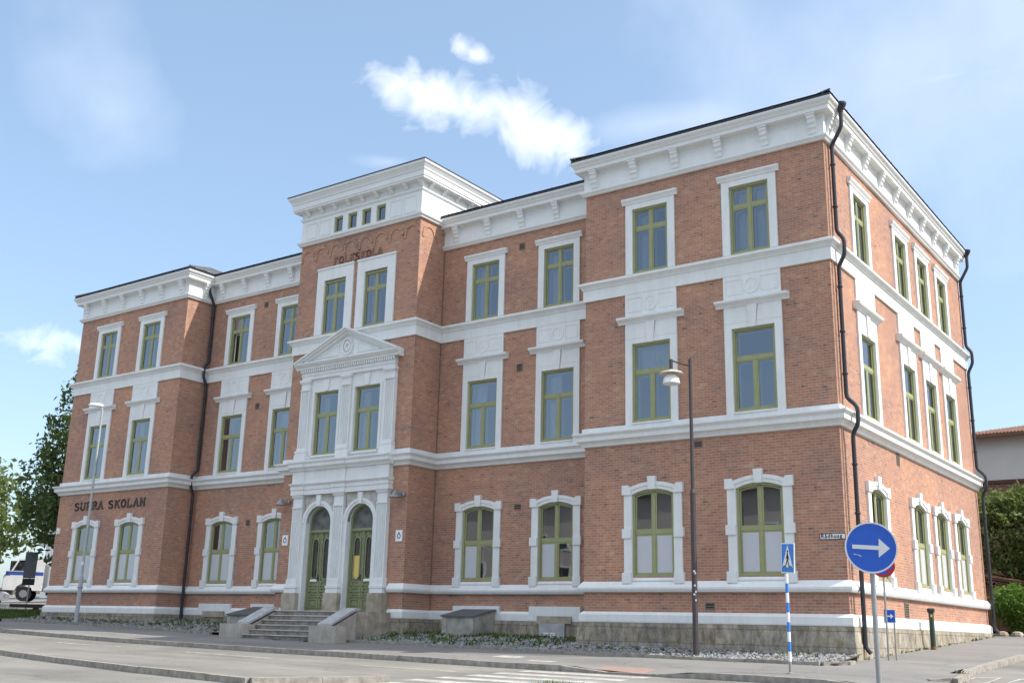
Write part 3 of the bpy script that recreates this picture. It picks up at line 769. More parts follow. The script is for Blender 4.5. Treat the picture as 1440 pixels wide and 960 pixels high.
cr4 = [(XU - .5, YT - .5, 16.27), (XT + .5, YT - .5, 16.27), (XT + .5, TB + .5, 16.27), (XU - .5, TB + .5, 16.27)]
for k in range(4): b.face([cr4[k], cr4[(k + 1) % 4], tc_])
rpart(b, 'tower_roof', 'roof_metal')
tb_ = MB(); tb_.prism_x([(-.05, 15.60), (-.27, 15.60), (-.27, 15.54), (-.17, 15.47), (-.13, 15.40), (-.05, 15.36)], -.075, .075)
tp = part(tb_, 'tower_corbel', 'white_trim'); tfirst = True
for (x, y, rz) in [(XU + .37 + .745 * k - .0, YT, 0) for k in range(9)] + [(XT, YT + .35 + .8 * k, math.pi / 2) for k in range(5)]:
    if tfirst: o = tp; tfirst = False
    else: o = tp.copy(); col.objects.link(o); o.parent = school
    o.location = (x, y, 0); o.rotation_euler.z = rz

# ------------------------------------------------------------------ windows
def rect(hw, z0, z1): return [(-hw, z0), (hw, z0), (hw, z1), (-hw, z1)]
def arch_pts(hw, z0, zs, zc, n=10):
    """open outline: foot left, springing, segmental or round crown, foot right"""
    rise = zc - zs; r = (hw * hw + rise * rise) / (2 * rise); cz = zc - r; a = math.asin(min(1, hw / r))
    if rise >= hw - 1e-4: a = math.pi / 2
    return [(-hw, z0)] + [(r * math.sin(-a + 2 * a * k / n), cz + r * math.cos(-a + 2 * a * k / n)) for k in range(n + 1)] + [(hw, z0)]
def pane_rect(x0, x1, z0, z1, y): b = MB(); b.face([(x0, y, z0), (x1, y, z0), (x1, y, z1), (x0, y, z1)]); return b
def drape(x0, x1, z0, z1, y, folds):
    b = MB(); n = max(4, int((x1 - x0) / .035)); ph = random.random() * 6
    pr = [(x0 + (x1 - x0) * k / n, y + .022 * math.sin(ph + folds * 2 * math.pi * k / n) + .008 * math.sin(5 * k)) for k in range(n + 1)]
    for (xa, ya), (xb, yb) in zip(pr, pr[1:]): b.face([(xa, ya, z0), (xb, yb, z0), (xb, yb, z1), (xa, ya, z1)])
    return b
def sash(b, x0, x1, z0, z1, w=.05, y0=.058, y1=.10):
    b.ring([(x0 + w, z0 + w), (x1 - w, z0 + w), (x1 - w, z1 - w), (x0 + w, z1 - w)], [(x0, z0), (x1, z0), (x1, z1), (x0, z1)], y0, y1)
def inner_sash(b, x0, x1, z0, z1): sash(b, x0 + .03, x1 - .03, z0 + .03, z1 - .03, .05, .19, .22)

def win_upper():
    f = MB(); z0, z1, hw, tz = 10.275, 12.43, .62, 11.77
    f.ring(rect(hw - .065, z0 + .07, z1 - .065), rect(hw, z0, z1), .012, .17)
    f.box(-.04, .04, .045, .12, z0 + .07, z1 - .065); f.box(-hw + .066, -.041, .05, .115, tz - .045, tz + .045); f.box(.041, hw - .066, .05, .115, tz - .045, tz + .045)
    i = MB()
    cells = []
    for s in (-1, 1):
        xa, xb = sorted((s * .041, s * (hw - .066)))
        for za, zb in ((z0 + .071, tz - .046), (tz + .046, z1 - .066)):
            sash(f, xa, xb, za, zb, .042); inner_sash(i, xa, xb, za, zb); cells.append((xa + .03, xb - .03, za + .03, zb - .03))
    su = MB()
    su.ring([(-hw, z0 - .005), (-hw, z1), (hw, z1), (hw, z0 - .005)], [(-.86, z0 - .005), (-.86, 12.62), (.86, 12.62), (.86, z0 - .005)], -.055, .05, closed=False)
    su.prism_x([(.02, 12.615), (-.075, 12.615), (-.085, 12.66), (-.13, 12.73), (-.14, 12.75), (-.14, 12.80), (-.02, 12.84), (.02, 12.84)], -.97, .97)
    return f, i, su, cells, (z0, z1, hw)
def win_mid(hw=.655, plain=False):
    z0, z1, tz = 5.56, 8.0, 7.09
    f = MB()
    f.ring(rect(hw - .065, z0 + .06, z1 - .065), rect(hw, z0, z1), .012, .17)
    f.box(-hw + .066, hw - .066, .045, .12, tz - .05, tz + .05); f.box(-.04, .04, .05, .115, z0 + .06, tz - .051)
    i = MB(); cells = [(-hw + .1, hw - .1, tz + .08, z1 - .1)]
    sash(f, -hw + .066, hw - .066, tz + .051, z1 - .066, .042); inner_sash(i, -hw + .066, hw - .066, tz + .051, z1 - .066)
    for s in (-1, 1):
        xa, xb = sorted((s * .041, s * (hw - .066)))
        sash(f, xa, xb, z0 + .061, tz - .051, .042); inner_sash(i, xa, xb, z0 + .061, tz - .051); cells.append((xa + .03, xb - .03, z0 + .09, tz - .08))
    su = MB()
    if not plain:
        su.ring([(-hw, 5.482), (-hw, z1), (hw, z1), (hw, 5.482)], [(-.885, 5.482), (-.885, 8.15), (.885, 8.15), (.885, 5.482)], -.055, .05, closed=False)
        su.ring([(-.885, 8.154), (-.885, 8.155)], [(.885, 8.154), (.885, 8.155)], -.04, .05, closed=False)
        # flat blocks left and right of the key block, with a joint round it
        for s in (-1, 1):
            su.prism([(s * .885, 8.155), (s * .115, 8.155), (s * .175, 8.655), (s * .885, 8.655)], -.055, .04)
        su.prism([(-.095, 7.985), (.095, 7.985), (.155, 8.655), (-.155, 8.655)], -.095, .04)
        su.prism_x([(.02, 8.65), (-.075, 8.65), (-.085, 8.69), (-.15, 8.75), (-.20, 8.765), (-.22, 8.80), (-.22, 8.85), (-.04, 8.885), (.02, 8.885)], -1.12, 1.12)
        su.box(-.885, .885, -.05, .04, 8.88, 9.615)
        su.ring([(.19 * math.cos(t), 9.25 + .19 * math.sin(t)) for t in [2 * math.pi * k / 24 for k in range(24)]], [(.245 * math.cos(t), 9.25 + .245 * math.sin(t)) for t in [2 * math.pi * k / 24 for k in range(24)]], -.064, -.04)
        su.prism([(.09 * math.cos(t), 9.25 + .09 * math.sin(t)) for t in [2 * math.pi * k / 14 for k in range(14)]], -.056, -.04)
        for s in (-1, 1):
            a, e = sorted((s * .29, s * .80))
            su.ring(rect_c((a + e) / 2, (e - a) / 2 - .018, 9.038, 9.462), rect_c((a + e) / 2, (e - a) / 2, 9.02, 9.48), -.060, -.04)
    si = MB(); si.prism_x([(.03, 5.48), (-.10, 5.485), (-.10, 5.515), (.03, 5.565)], -hw + .002, hw - .002)
    return f, i, su, si, cells, (z0, z1, hw)
def rect_c(c, hw, z0, z1): return [(c - hw, z0), (c + hw, z0), (c + hw, z1), (c - hw, z1)]
def win_ground():
    hw, z0, zs, zc, tz = .69, 1.0, 3.37, 3.52, 2.26
    f = MB(); ou = arch_pts(hw, z0, zs, zc); inn = arch_pts(hw - .075, z0 + .001, zs - .02, zc - .075)
    f.ring(inn, ou, .012, .17, closed=False); f.box(-hw + .076, hw - .076, .013, .169, z0, z0 + .06)
    f.box(-.045, .045, .045, .12, z0 + .06, zc - .09); f.box(-hw + .076, -.046, .045, .12, tz - .05, tz + .05); f.box(.046, hw - .076, .045, .12, tz - .05, tz + .05)
    i = MB(); cells = []
    for s in (-1, 1):
        xa, xb = sorted((s * .046, s * (hw - .076)))
        sash(f, xa, xb, z0 + .061, tz - .051, .045); inner_sash(i, xa, xb, z0 + .061, tz - .051); cells.append((xa + .03, xb - .03, z0 + .09, tz - .08))
        # curved head of the upper sash
        n = 6
        def zc_(x, d): 
            r = (hw * hw + (zc - zs) ** 2) / (2 * (zc - zs)); return zc - r + math.sqrt(r * r - x * x) - d
        o_ = [(xa, tz + .051), (xb, tz + .051)] + [(xb + (xa - xb) * k / n, zc_(xb + (xa - xb) * k / n, .075)) for k in range(n + 1)]
        w = .045
        i_ = [(xa + w, tz + .051 + w), (xb - w, tz + .051 + w)] + [(xb - w + (xa - xb + 2 * w) * k / n, zc_(xb - w + (xa - xb + 2 * w) * k / n, .075 + w)) for k in range(n + 1)]
        f.ring(i_, o_, .058, .10)
        cells.append((xa + .03, xb - .03, tz + .08, zc - .06))
    su = MB()
    # shafts
    ring_i = arch_pts(hw, .87, zs, zc, 12); 
    for s in (-1, 1):
        a, e = sorted((s * hw, s * .95)); su.box(a, e, -.06, .05, .86, 3.375)
        a, e = sorted((s * (hw + .012), s * 1.0))
        su.box(a, e, -.10, .04, 2.10, 2.37); su.box(a, e, -.11, .04, .80, 1.11)
        su.prism([(s * (hw + .012), 3.37), (s * 1.0, 3.37), (s * 1.0, 3.655), (s * .80, 3.655), (s * .72, 3.56)], -.105, .04)
    # arch between the impost blocks
    io = arch_pts(hw, zs, zs, zc, 14)[1:-1]; oo = arch_pts(.79, 3.56, 3.575, 3.735, 14)[1:-1]
    su.ring(io, oo, -.06, .05, closed=False)
    mid = [((p[0] + q[0]) / 2, (p[1] + q[1]) / 2) for p, q in zip(io, oo)]
    su.ring(mid, [(p[0] * 1.0, p[1] - .006) for p in oo], -.085, -.05, closed=False)
    su.prism([(-.105, 3.50), (.105, 3.50), (.135, 3.885), (-.135, 3.885)], -.12, .04)
    si = MB(); si.prism_x([(.03, .862), (-.045, .862), (-.045, .90), (.03, 1.005)], -hw + .002, hw - .002)
    return f, i, su, si, cells, (z0, zc, hw)

def make_window(kind, x, y, rz, curtains, film=(), hw=None, opened=False):
    """one window: the frame is the part, everything in it a sub-part"""
    if kind == 'U': f, i, su, cells, (z0, z1, w) = win_upper(); si = None
    elif kind == 'M': f, i, su, si, cells, (z0, z1, w) = win_mid()
    elif kind == 'P': f, i, su, si, cells, (z0, z1, w) = win_mid(.63, True)
    else: f, i, su, si, cells, (z0, z1, w) = win_ground()
    o = part(f, 'window', 'green_paint'); o.location = (x, y, 0); o.rotation_euler.z = rz
    def sub(b, name, mt, **k): c = b.build(name, mt, **k); c.parent = o; return c
    if su.v: sub(su, 'surround', 'white_paint')
    if si: sub(si, 'sill', 'white_paint')
    sub(i, 'inner_frame', 'inner_white')
    gb = MB()
    for k, (xa, xb, za, zb) in enumerate(cells):
        if opened and k == 0: continue
        t1, t2 = random.uniform(-.0025, .0025), random.uniform(-.0025, .0025)
        gb.face([(xa, .074 + t1 + t2, za), (xb, .074 - t1 + t2, za), (xb, .074 - t1 - t2, zb), (xa, .074 + t1 - t2, zb)])
    sub(gb, 'pane', 'window_glass', fix=False)
    if curtains:
        cbm = MB()
        for (x0, x1, za, zb) in curtains:
            d = drape(x0 * w, x1 * w, z0 + za * (z1 - z0), z0 + zb * (z1 - z0), .34, 4 + 9 * abs(x1 - x0) * w)
            n = len(cbm.v); cbm.v += d.v; cbm.f += [[n + q for q in fc] for fc in d.f]; cbm.mi += d.mi
        sub(cbm, 'curtain', 'curtain', fix=False, smooth=True)
    if film:
        fb = MB()
        for k in film:
            xa, xb, za, zb = cells[k]; fb.face([(xa, .0635, za), (xb, .0635, za), (xb, .0635, zb), (xa, .0635, zb)])
        sub(fb, 'privacy_film', 'film', fix=False)
    return o
def curt(mode):
    if mode == 0: return []
    if mode == 1: return [(-.9, -.35, .05, .93)]
    if mode == 2: return [(-.9, -.3, .05, .95), (.55, .9, .05, .95)]
    if mode == 3: return [(-.9, .9, .05, .95)]
    if mode == 4: return [(-.9, -.05, .05, .95)]
    if mode == 5: return [(-.9, -.1, .05, .95), (.12, .9, .05, .95)]
HP = math.pi / 2
for cx, mo in zip(CXR, (1, 5)): make_window('U', cx, YR, 0, curt(mo))
for cx, mo in zip(CXM, (4, 1)): make_window('U', cx, YM, 0, curt(mo))
for cx, mo in zip(CXL, (0, 1)): make_window('U', cx, YM, 0, curt(mo), opened=(mo == 0))
for cx, mo in zip(CXW, (3, 3)): make_window('U', cx, YW, 0, [(-.95, .95, .03, .68)] if cx < -33 else [(-.95, .95, .03, .68)])
for cy, mo in zip(CYS, (0, 2, 1, 2)): make_window('U', 0, cy, HP, curt(mo))
for cx, mo in zip(CXR, (3, 0)): make_window('M', cx, YR, 0, [(-.95, .95, .63, .97)] if mo == 3 else [])
for cx, mo in zip(CXM, (4, 4)): make_window('M', cx, YM, 0, curt(mo))
for cx, mo in zip(CXL, (0, 5)): make_window('M', cx, YM, 0, curt(mo))
for cx, mo in zip(CXW, (1, 2)): make_window('M', cx, YW, 0, curt(mo))
for cy, mo in zip(CYS, (0, 2, 1, 2)): make_window('M', 0, cy, HP, curt(mo))
for cx, fl in zip(CXR, ((0, 2), (0, 2))): make_window('G', cx, YR, 0, [], fl)
for cx, fl in zip(CXM, ((0,), (0,))): make_window('G', cx, YM, 0, [], fl)
for cx, fl in zip(CXL, ((0, 2), (0, 2))): make_window('G', cx, YM, 0, [], fl)
for cx, fl in zip(CXW, ((0, 2), (0, 2))): make_window('G', cx, YW, 0, [], fl)
for cy, fl in zip(CYS, ((), (0, 2), (0, 2), (0, 2))): make_window('G', 0, cy, HP, curt(2), fl)
for cx, mo in zip(TM, (1, 1)): make_window('P', cx, YT - .0, 0, curt(mo))
# tower windows of the top storey: plain broad surround
for cx in TU:
    f, i, su, cells, _ = win_upper()
    su = MB(); su.ring([(-.6, 10.275), (-.6, 12.47), (.6, 12.47), (.6, 10.275)], [(-1.0, 10.275), (-1.0, 12.93), (1.0, 12.93), (1.0, 10.275)], -.055, .05, closed=False)
    su.box(-1.02, 1.02, -.085, .04, 12.925, 13.0)
    o = part(f, 'window', 'green_paint'); o.location = (cx, YT, 0); o.scale = (.97, 1, 1)
    for bb, nm, mt in ((su, 'surround', 'white_paint'), (i, 'inner_frame', 'inner_white')): c = bb.build(nm, mt); c.parent = o
    gb = MB()
    for (xa, xb, za, zb) in cells: gb.face([(xa, .074, za), (xb, .074, za), (xb, .074, zb), (xa, .074, zb)])
    c = gb.build('pane', 'window_glass', fix=False); c.parent = o
    c = drape(-.5, -.2, 10.5, 12.3, .34, 5).build('curtain', 'curtain', fix=False); c.parent = o
for c_, z0, z1 in tw:
    f = MB(); f.ring(rect(.165, z0 + .07, z1 - .07), rect(.238, z0 + .002, z1 - .002), .02, .12)
    o = part(f, 'small_window', 'green_paint'); o.location = (c_, YT, 0)
    gb = MB(); gb.face([(-.18, .08, z0 + .05), (.18, .08, z0 + .05), (.18, .08, z1 - .05), (-.18, .08, z1 - .05)]); c = gb.build('pane', 'window_glass', fix=False); c.parent = o
    w_ = MB(); w_.ring(rect(.135, z0 + .10, z1 - .10), rect(.175, z0 + .06, z1 - .06), .13, .16); c = w_.build('inner_frame', 'inner_white'); c.parent = o

# ------------------------------------------------------------------ entrance portal
COL = [CT - 2.12, CT, CT + 2.12]
def fluted(b, c, hw, z0, z1, y0, yb, n=6):
    """flat shaft whose face is cut by vertical flutes"""
    pr = [(c - hw, yb), (c - hw, y0)]
    m_ = .035; step = (2 * hw - 2 * m_) / n
    for k in range(n):
        a = c - hw + m_ + step * k
        pr += [(a + .008, y0), (a + step * .3, y0 + .045), (a + step * .7, y0 + .045), (a + step - .008, y0)]
    pr += [(c + hw, y0), (c + hw, yb)]
    i = len(b.v); n_ = len(pr)
    b.v += [(x, y, z0) for x, y in pr] + [(x, y, z1) for x, y in pr]
    for k in range(n_):
        j = (k + 1) % n_; b.f.append([i + k, i + j, i + n_ + j, i + n_ + k]); b.mi.append(0)
    b.f.append([i + k for k in range(n_)][::-1]); b.f.append([i + n_ + k for k in range(n_)]); b.mi += [0, 0]
yb = YT + .12
for c in COL:
    p = MB(); fluted(p, c, .245, 1.04, 3.60, YT - .17, yb, 5)
    o = part(p, 'column', 'white_paint')
    q = MB(); q.box(c - .30, c + .30, YT - .25, yb, .53, .64); q.box(c - .29, c + .29, YT - .235, yb, .641, .70); q.box(c - .32, c + .32, YT - .26, yb, .701, .78); q.box(c - .275, c + .275, YT - .21, yb, .781, 1.0); q.box(c - .262, c + .262, YT - .19, yb, 1.001, 1.04)
    k = q.build('column_base', 'white_paint'); k.parent = o
    q = MB(); q.box(c - .26, c + .26, YT - .185, yb, 3.60, 3.65); q.box(c - .235, c + .235, YT - .16, yb, 3.651, 3.98); q.box(c - .27, c + .27, YT - .2, yb, 3.981, 4.03); q.box(c - .29, c + .29, YT - .22, yb, 4.031, 4.075)
    k = q.build('capital', 'white_paint'); k.parent = o
    q = MB(); q.box(c - .345, c + .345, YT - .30, yb, -.75, .528)
    part(q, 'pedestal', 'beige_stone')
# arch walls with archivolts and key blocks
for c in DOOR:
    b = MB(); kb = MB(); jb = MB(); sp = MB()
    sgn = -1 if c < CT else 1
    l, r = (COL[0] + .246, COL[1] - .246) if c < CT else (COL[1] + .246, COL[2] - .246)
    ar = arch_pts(.635, 0, 3.02, 3.655, 20)[1:-1]
    sh = lambda pts: [(x + c, z) for x, z in pts]
    # spandrel: strip between the arch and the square head
    top = [(max(l, min(r, c + x * 1.6)), 4.07) for x, z in ar]
    sp.ring(sh(ar), top, YT - .05, YT + .05, closed=False)
    for (a, e) in ((l, c - .635), (c + .635, r)): jb.box(a, e, YT - .10, YT + .28, -.1, 3.02)
    b.ring(sh(ar), sh([(x * 1.13, 3.02 + (z - 3.02) * 1.13) for x, z in ar]), YT - .10, YT + .28, closed=False)
    b.ring(sh([(x * 1.135, 3.02 + (z - 3.02) * 1.135) for x, z in ar]), sh([(x * 1.30, 3.02 + (z - 3.02) * 1.30) for x, z in ar]), YT - .125, YT + .02, closed=False)
    kb.prism([(c - .08, 3.64), (c + .08, 3.64), (c + .12, 4.05), (c - .12, 4.05)], YT - .17, YT)
    part(sp, 'spandrel', 'grey_stone'); part(b, 'archivolt', 'white_paint'); part(jb, 'door_jamb', 'white_paint'); part(kb, 'key_block', 'white_paint')
# entablature over the columns
b = MB()
x0, x1 = COL[0] - .30, COL[2] + .30
b.box(x0 + .04, x1 - .04, YT - .20, YT + .02, 4.075, 4.27); b.box(x0 + .02, x1 - .02, YT - .225, YT + .02, 4.271, 4.40)
b.prism_x([(YT + .02, 4.401), (YT - .23, 4.401), (YT - .30, 4.47), (YT - .30, 4.50), (YT + .02, 4.52)], x0 - .04, x1 + .04)
b.box(x0 + .05, x1 - .05, YT - .19, YT + .02, 4.52, 4.96)
for c in COL:
    b.box(c - .33, c + .33, YT - .25, YT, 4.078, 4.268); b.box(c - .345, c + .345, YT - .275, YT, 4.272, 4.398); b.box(c - .31, c + .31, YT - .235, YT, 4.525, 4.962)
    b.prism_x([(YT, 4.402), (YT - .28, 4.402), (YT - .345, 4.468), (YT - .345, 4.503), (YT, 4.523)], c - .37, c + .37)
b.prism_x([(YT, 4.965), (YT - .25, 4.965), (YT - .27, 5.02), (YT - .38, 5.10), (YT - .38, 5.20), (YT - .44, 5.27), (YT - .44, 5.315), (YT, 5.36)], x0 - .14, x1 + .14)
for c in COL: b.prism_x([(YT, 4.968), (YT - .29, 4.968), (YT - .31, 5.02), (YT - .42, 5.098), (YT - .42, 5.197), (YT - .48, 5.267), (YT - .48, 5.318), (YT, 5.365)], c - .40, c + .40)
part(b, 'entablature', 'white_paint')
# first-floor pilasters, wall face and windows' surround
b = MB()
MC = [CT - 2.165, CT, CT + 2.165]
f0, f1 = MC[0] - .245, MC[2] + .245
grid_wall(b, f0, f1, 5.36, 8.5, [(c - .63, c + .63, 5.56, 7.97) for c in TM], front(YT - .075))
for x in (f0, f1): grid_wall(b, YT - .075, YT + .02, 5.36, 8.5, [], side(x))
for c in TM:
    b.ring([(c - .63, 5.56), (c + .63, 5.56), (c + .63, 7.97), (c - .63, 7.97)], [(c - .64, 5.55), (c + .64, 5.55), (c + .64, 7.98), (c - .64, 7.98)], YT - .078, YT + .05)
    b.ring([(c - .635, 5.56), (c - .635, 7.975), (c + .635, 7.975), (c + .635, 5.56)], [(c - .74, 5.56), (c - .74, 8.07), (c + .74, 8.07), (c + .74, 5.56)], YT - .10, YT - .05, closed=False)
    b.prism([(c - .09, 7.99), (c + .09, 7.99), (c + .14, 8.42), (c - .14, 8.42)], YT - .135, YT - .05)
    b.prism_x([(YT - .05, 5.47), (YT - .15, 5.475), (YT - .15, 5.51), (YT - .02, 5.56)], c - .66, c + .66)
part(b, 'portal_wall', 'white_paint', fix=False)
for c in MC:
    p = MB(); fluted(p, c, .235, 5.86, 8.08, YT - .155, YT - .02, 5)
    o = part(p, 'pilaster', 'white_paint')
    q = MB(); q.box(c - .30, c + .30, YT - .225, YT - .01, 5.36, 5.60); q.box(c - .28, c + .28, YT - .205, YT - .01, 5.601, 5.68); q.box(c - .295, c + .295, YT - .22, YT - .01, 5.681, 5.75); q.box(c - .255, c + .255, YT - .175, YT - .01, 5.751, 5.859)
    k = q.build('pilaster_base', 'white_paint'); k.parent = o
    q = MB(); q.box(c - .25, c + .25, YT - .17, YT - .01, 8.081, 8.12); q.box(c - .23, c + .23, YT - .15, YT - .01, 8.121, 8.36); q.box(c - .265, c + .265, YT - .185, YT - .01, 8.361, 8.41); q.box(c - .29, c + .29, YT - .21, YT - .01, 8.411, 8.50)
    k = q.build('capital', 'white_paint'); k.parent = o
# pediment
b = MB(); pe = empty('pediment'); pe.parent = school
e0, e1 = MC[0] - .22, MC[2] + .22
b.box(e0, e1, YT - .16, YT + .01, 8.50, 8.64); b.box(e0 - .02, e1 + .02, YT - .185, YT + .01, 8.641, 8.74); b.box(e0 - .01, e1 + .01, YT - .175, YT + .01, 8.741, 8.90)
b.prism_x([(YT, 8.901), (YT - .27, 8.901), (YT - .27, 8.97), (YT - .33, 9.0), (YT - .42, 9.08), (YT - .42, 9.12), (YT, 9.13)], e0 - .23, e1 + .23)
# tympanum
b.prism([(e0 + .02, 9.12), (e1 - .02, 9.12), (CT, 10.12)], YT - .19, YT + .005)
o = b.build('pediment_base', 'white_paint'); o.parent = pe
d = MB(); n = 44
for k in range(n):
    x = e0 - .02 + (e1 - e0 + .04 - .06) * k / (n - 1); d.box(x, x + .062, YT - .255, YT - .17, 8.775, 8.899)
o = d.build('dentils', 'white_paint'); o.parent = pe; o['kind'] = 'stuff'
rk = MB()
ax, az, bx = e0 - .26, 9.09, CT
sl = (10.29 - 9.17) / (CT - ax)
def rake(b, d0, d1, lo, hi):
    for s in (-1, 1):
        xs_ = CT + s * (CT - ax)
        b.prism([(xs_, 9.17 + lo), (CT, 10.29 + lo), (CT, 10.29 + hi), (xs_, 9.17 + hi)], d0, d1)
rake(rk, YT - .44, YT + .004, -.065, 0.0); rake(rk, YT - .38, YT + .003, -.145, -.066); rake(rk, YT - .29, YT + .002, -.245, -.146); rake(rk, YT - .225, YT + .001, -.30, -.246)
o = rk.build('raking_cornice', 'white_paint'); o.parent = pe
rs = MB()
for (ri, ro, yy) in ((.25, .32, .26), (.10, .19, .245)):
    rs.ring([(CT + ri * .85 * math.cos(t), 9.56 + ri * 1.05 * math.sin(t)) for t in [2 * math.pi * k / 28 for k in range(28)]], [(CT + ro * .85 * math.cos(t), 9.56 + ro * 1.05 * math.sin(t)) for t in [2 * math.pi * k / 28 for k in range(28)]], YT - yy, YT - .18)
for s in (-1, 1):
    rs.ring([(CT + s * .52, 9.30), (CT + s * 1.45, 9.30), (CT + s * .52, 9.67)], [(CT + s * .46, 9.26), (CT + s * 1.68, 9.26), (CT + s * .46, 9.77)], YT - .215, YT - .18)
o = rs.build('rosette', 'white_paint'); o.parent = pe

# ---- doors
def make_door(c, poster):
    fr = MB(); ou = arch_pts(.635, -.1, 3.02, 3.655, 20); inn = arch_pts(.56, -.099, 3.02, 3.58, 20)
    fr.ring(inn, ou, YT + .12, YT + .30, closed=False)
    fr.box(-.559, .559, YT + .13, YT + .27, 2.69, 2.80); fr.box(-.559, .559, YT + .11, YT + .13, 2.715, 2.78)
    o = part(fr, 'door', 'door_green'); o.location = (c, 0, 0)
    g = MB(); g.prism([(x, z) for x, z in arch_pts(.57, 2.80, 3.02, 3.59, 20)], YT + .20, YT + .215); k = g.build('fanlight', 'fan_glass'); k.parent = o
    for s in (-1, 1):
        l = MB(); y0 = YT + .17
        a, e = sorted((s * .006, s * .557)); m0 = (a + e) / 2
        # stiles and rails around a tall shaped light, raised panels below
        l.box(a, e, y0 + .03, y0 + .07, -.09, 2.685)
        gi = [(m0 + .135 * math.cos(t), 1.20 + .16 * math.sin(t)) for t in [math.pi + math.pi * k / 10 for k in range(11)]] + [(m0 + .135 * math.cos(t), 2.30 + .17 * math.sin(t)) for t in [math.pi * k / 10 for k in range(11)]]
        go = [(m0 + (x - m0) * 1.32, z + (.045 if z > 1.7 else -.045)) for x, z in gi]
        l.ring(gi, go, y0 - .022, y0 + .035)
        for (za, zb) in ((.02, .34), (.40, .52), (.58, .74), (.80, .96)):
            l.ring(rect_c(m0, .17, za + .035, zb - .035), rect_c(m0, .225, za, zb), y0 - .008, y0 + .035)
            if zb - za > .2: l.box(m0 - .13, m0 + .13, y0 + .01, y0 + .035, za + .07, zb - .07)
        for (xx, zz) in ((m0 - .20, 2.52), (m0 + .20, 2.52), (m0, 2.60)):
            l.ring([(xx + .02 * math.cos(t), zz + .02 * math.sin(t)) for t in [2 * math.pi * q / 8 for q in range(8)]], [(xx + .045 * math.cos(t), zz + .045 * math.sin(t)) for t in [2 * math.pi * q / 8 for q in range(8)]], y0 - .006, y0 + .035)
        l.box(a + .004, a + .05, y0 - .014, y0 + .032, -.085, 2.68); l.box(e - .05, e - .004, y0 - .014, y0 + .032, -.085, 2.68)
        l.box(a + .051, e - .051, y0 - .012, y0 + .032, -.085, -.0)
        k = l.build('door_leaf', 'door_green'); k.parent = o
        gg = MB(); gg.prism(gi, y0 + .012, y0 + .032); k = gg.build('door_pane', 'door_glass'); k.parent = o
        if poster and s < 0:
            pb = MB(); pb.prism([q for q in gi if q[1] <= 1.21] + [(m0 + .134, 1.84), (m0 - .134, 1.84)], y0 + .006, y0 + .0115); k = pb.build('poster', 'yellow_poster'); k.parent = o
        if (poster and s > 0) or (not poster and s < 0):
            lb = MB(); lb.box(m0 - .17, m0 + .16, y0 - .03, y0 - .012, .945, 1.03); k = lb.build('letter_plate', 'sign_white'); k.parent = o
    h = MB(); h.tube([(-.05, YT + .16, 1.06), (-.05, YT + .10, 1.06), (-.14, YT + .09, 1.06)], .012, 6); h.box(-.07, -.03, YT + .145, YT + .156, .96, 1.18)
    k = h.build('handle', 'dark_iron'); k.parent = o
    return o
make_door(DOOR[0], False); make_door(DOOR[1], True)

# ------------------------------------------------------------------ raised letters (stroke alphabet with slab serifs)
def glyph(ch):
    arc = lambda cx, cz, rx, rz, a0, a1, n=10: [(cx + rx * math.cos(R(a0 + (a1 - a0) * k / n)), cz + rz * math.sin(R(a0 + (a1 - a0) * k / n))) for k in range(n + 1)]
    S = {'S': [arc(.30, .74, .22, .22, 30, 270) + arc(.30, .26, .24, .24, 90, -150)], 'U': [[(.10, 1), (.10, .35)] + arc(.33, .30, .23, .27, 180, 360) + [(.56, 1)]],
         'P': [[(.14, 0), (.14, 1)], [(.14, 1), (.35, 1)] + arc(.35, .74, .22, .24, 90, -90) + [(.14, .5)]], 'R': [[(.14, 0), (.14, 1)], [(.14, 1), (.33, 1)] + arc(.33, .75, .22, .23, 90, -90) + [(.14, .52)], [(.33, .52), (.58, 0)]],
         'A': [[(.08, 0), (.34, 1)], [(.34, 1), (.60, 0)], [(.17, .33), (.51, .33)]], 'K': [[(.12, 0), (.12, 1)], [(.12, .42), (.55, 1)], [(.27, .6), (.6, 0)]],
         'O': [arc(.35, .5, .25, .46, 0, 360, 20)], 'L': [[(.14, 1), (.14, .04)], [(.06, .04), (.54, .04), (.54, .24)]], 'N': [[(.12, 0), (.12, 1)], [(.12, 1), (.56, 0)], [(.56, 0), (.56, 1)]],
         'F': [[(.14, 0), (.14, 1)], [(.06, .96), (.54, .96), (.54, .76)], [(.14, .52), (.42, .52)]]}[ch]
    ser = {'S': [], 'U': [(.10, 1), (.56, 1)], 'P': [(.14, 0), (.10, 1)], 'R': [(.14, 0), (.10, 1), (.58, 0)], 'A': [(.08, 0), (.60, 0)], 'K': [(.12, 0), (.12, 1), (.55, 1), (.6, 0)], 'O': [], 'L': [(.14, 1)], 'N': [(.12, 0), (.12, 1), (.56, 1)], 'F': [(.14, 0)]}[ch]
    return S, ser
def strokes(b, pts, w, y0, y1):
    for p, q in zip(pts, pts[1:]):
        p = Vector(p); q = Vector(q); t = (q - p)
        if t.length < 1e-5: continue
        t.normalize(); n = Vector((-t.y, t.x)) * w / 2; p = p - t * w * .2; q = q + t * w * .2
        b.prism([tuple(p - n), tuple(q - n), tuple(q + n), tuple(p + n)], y0, y1)
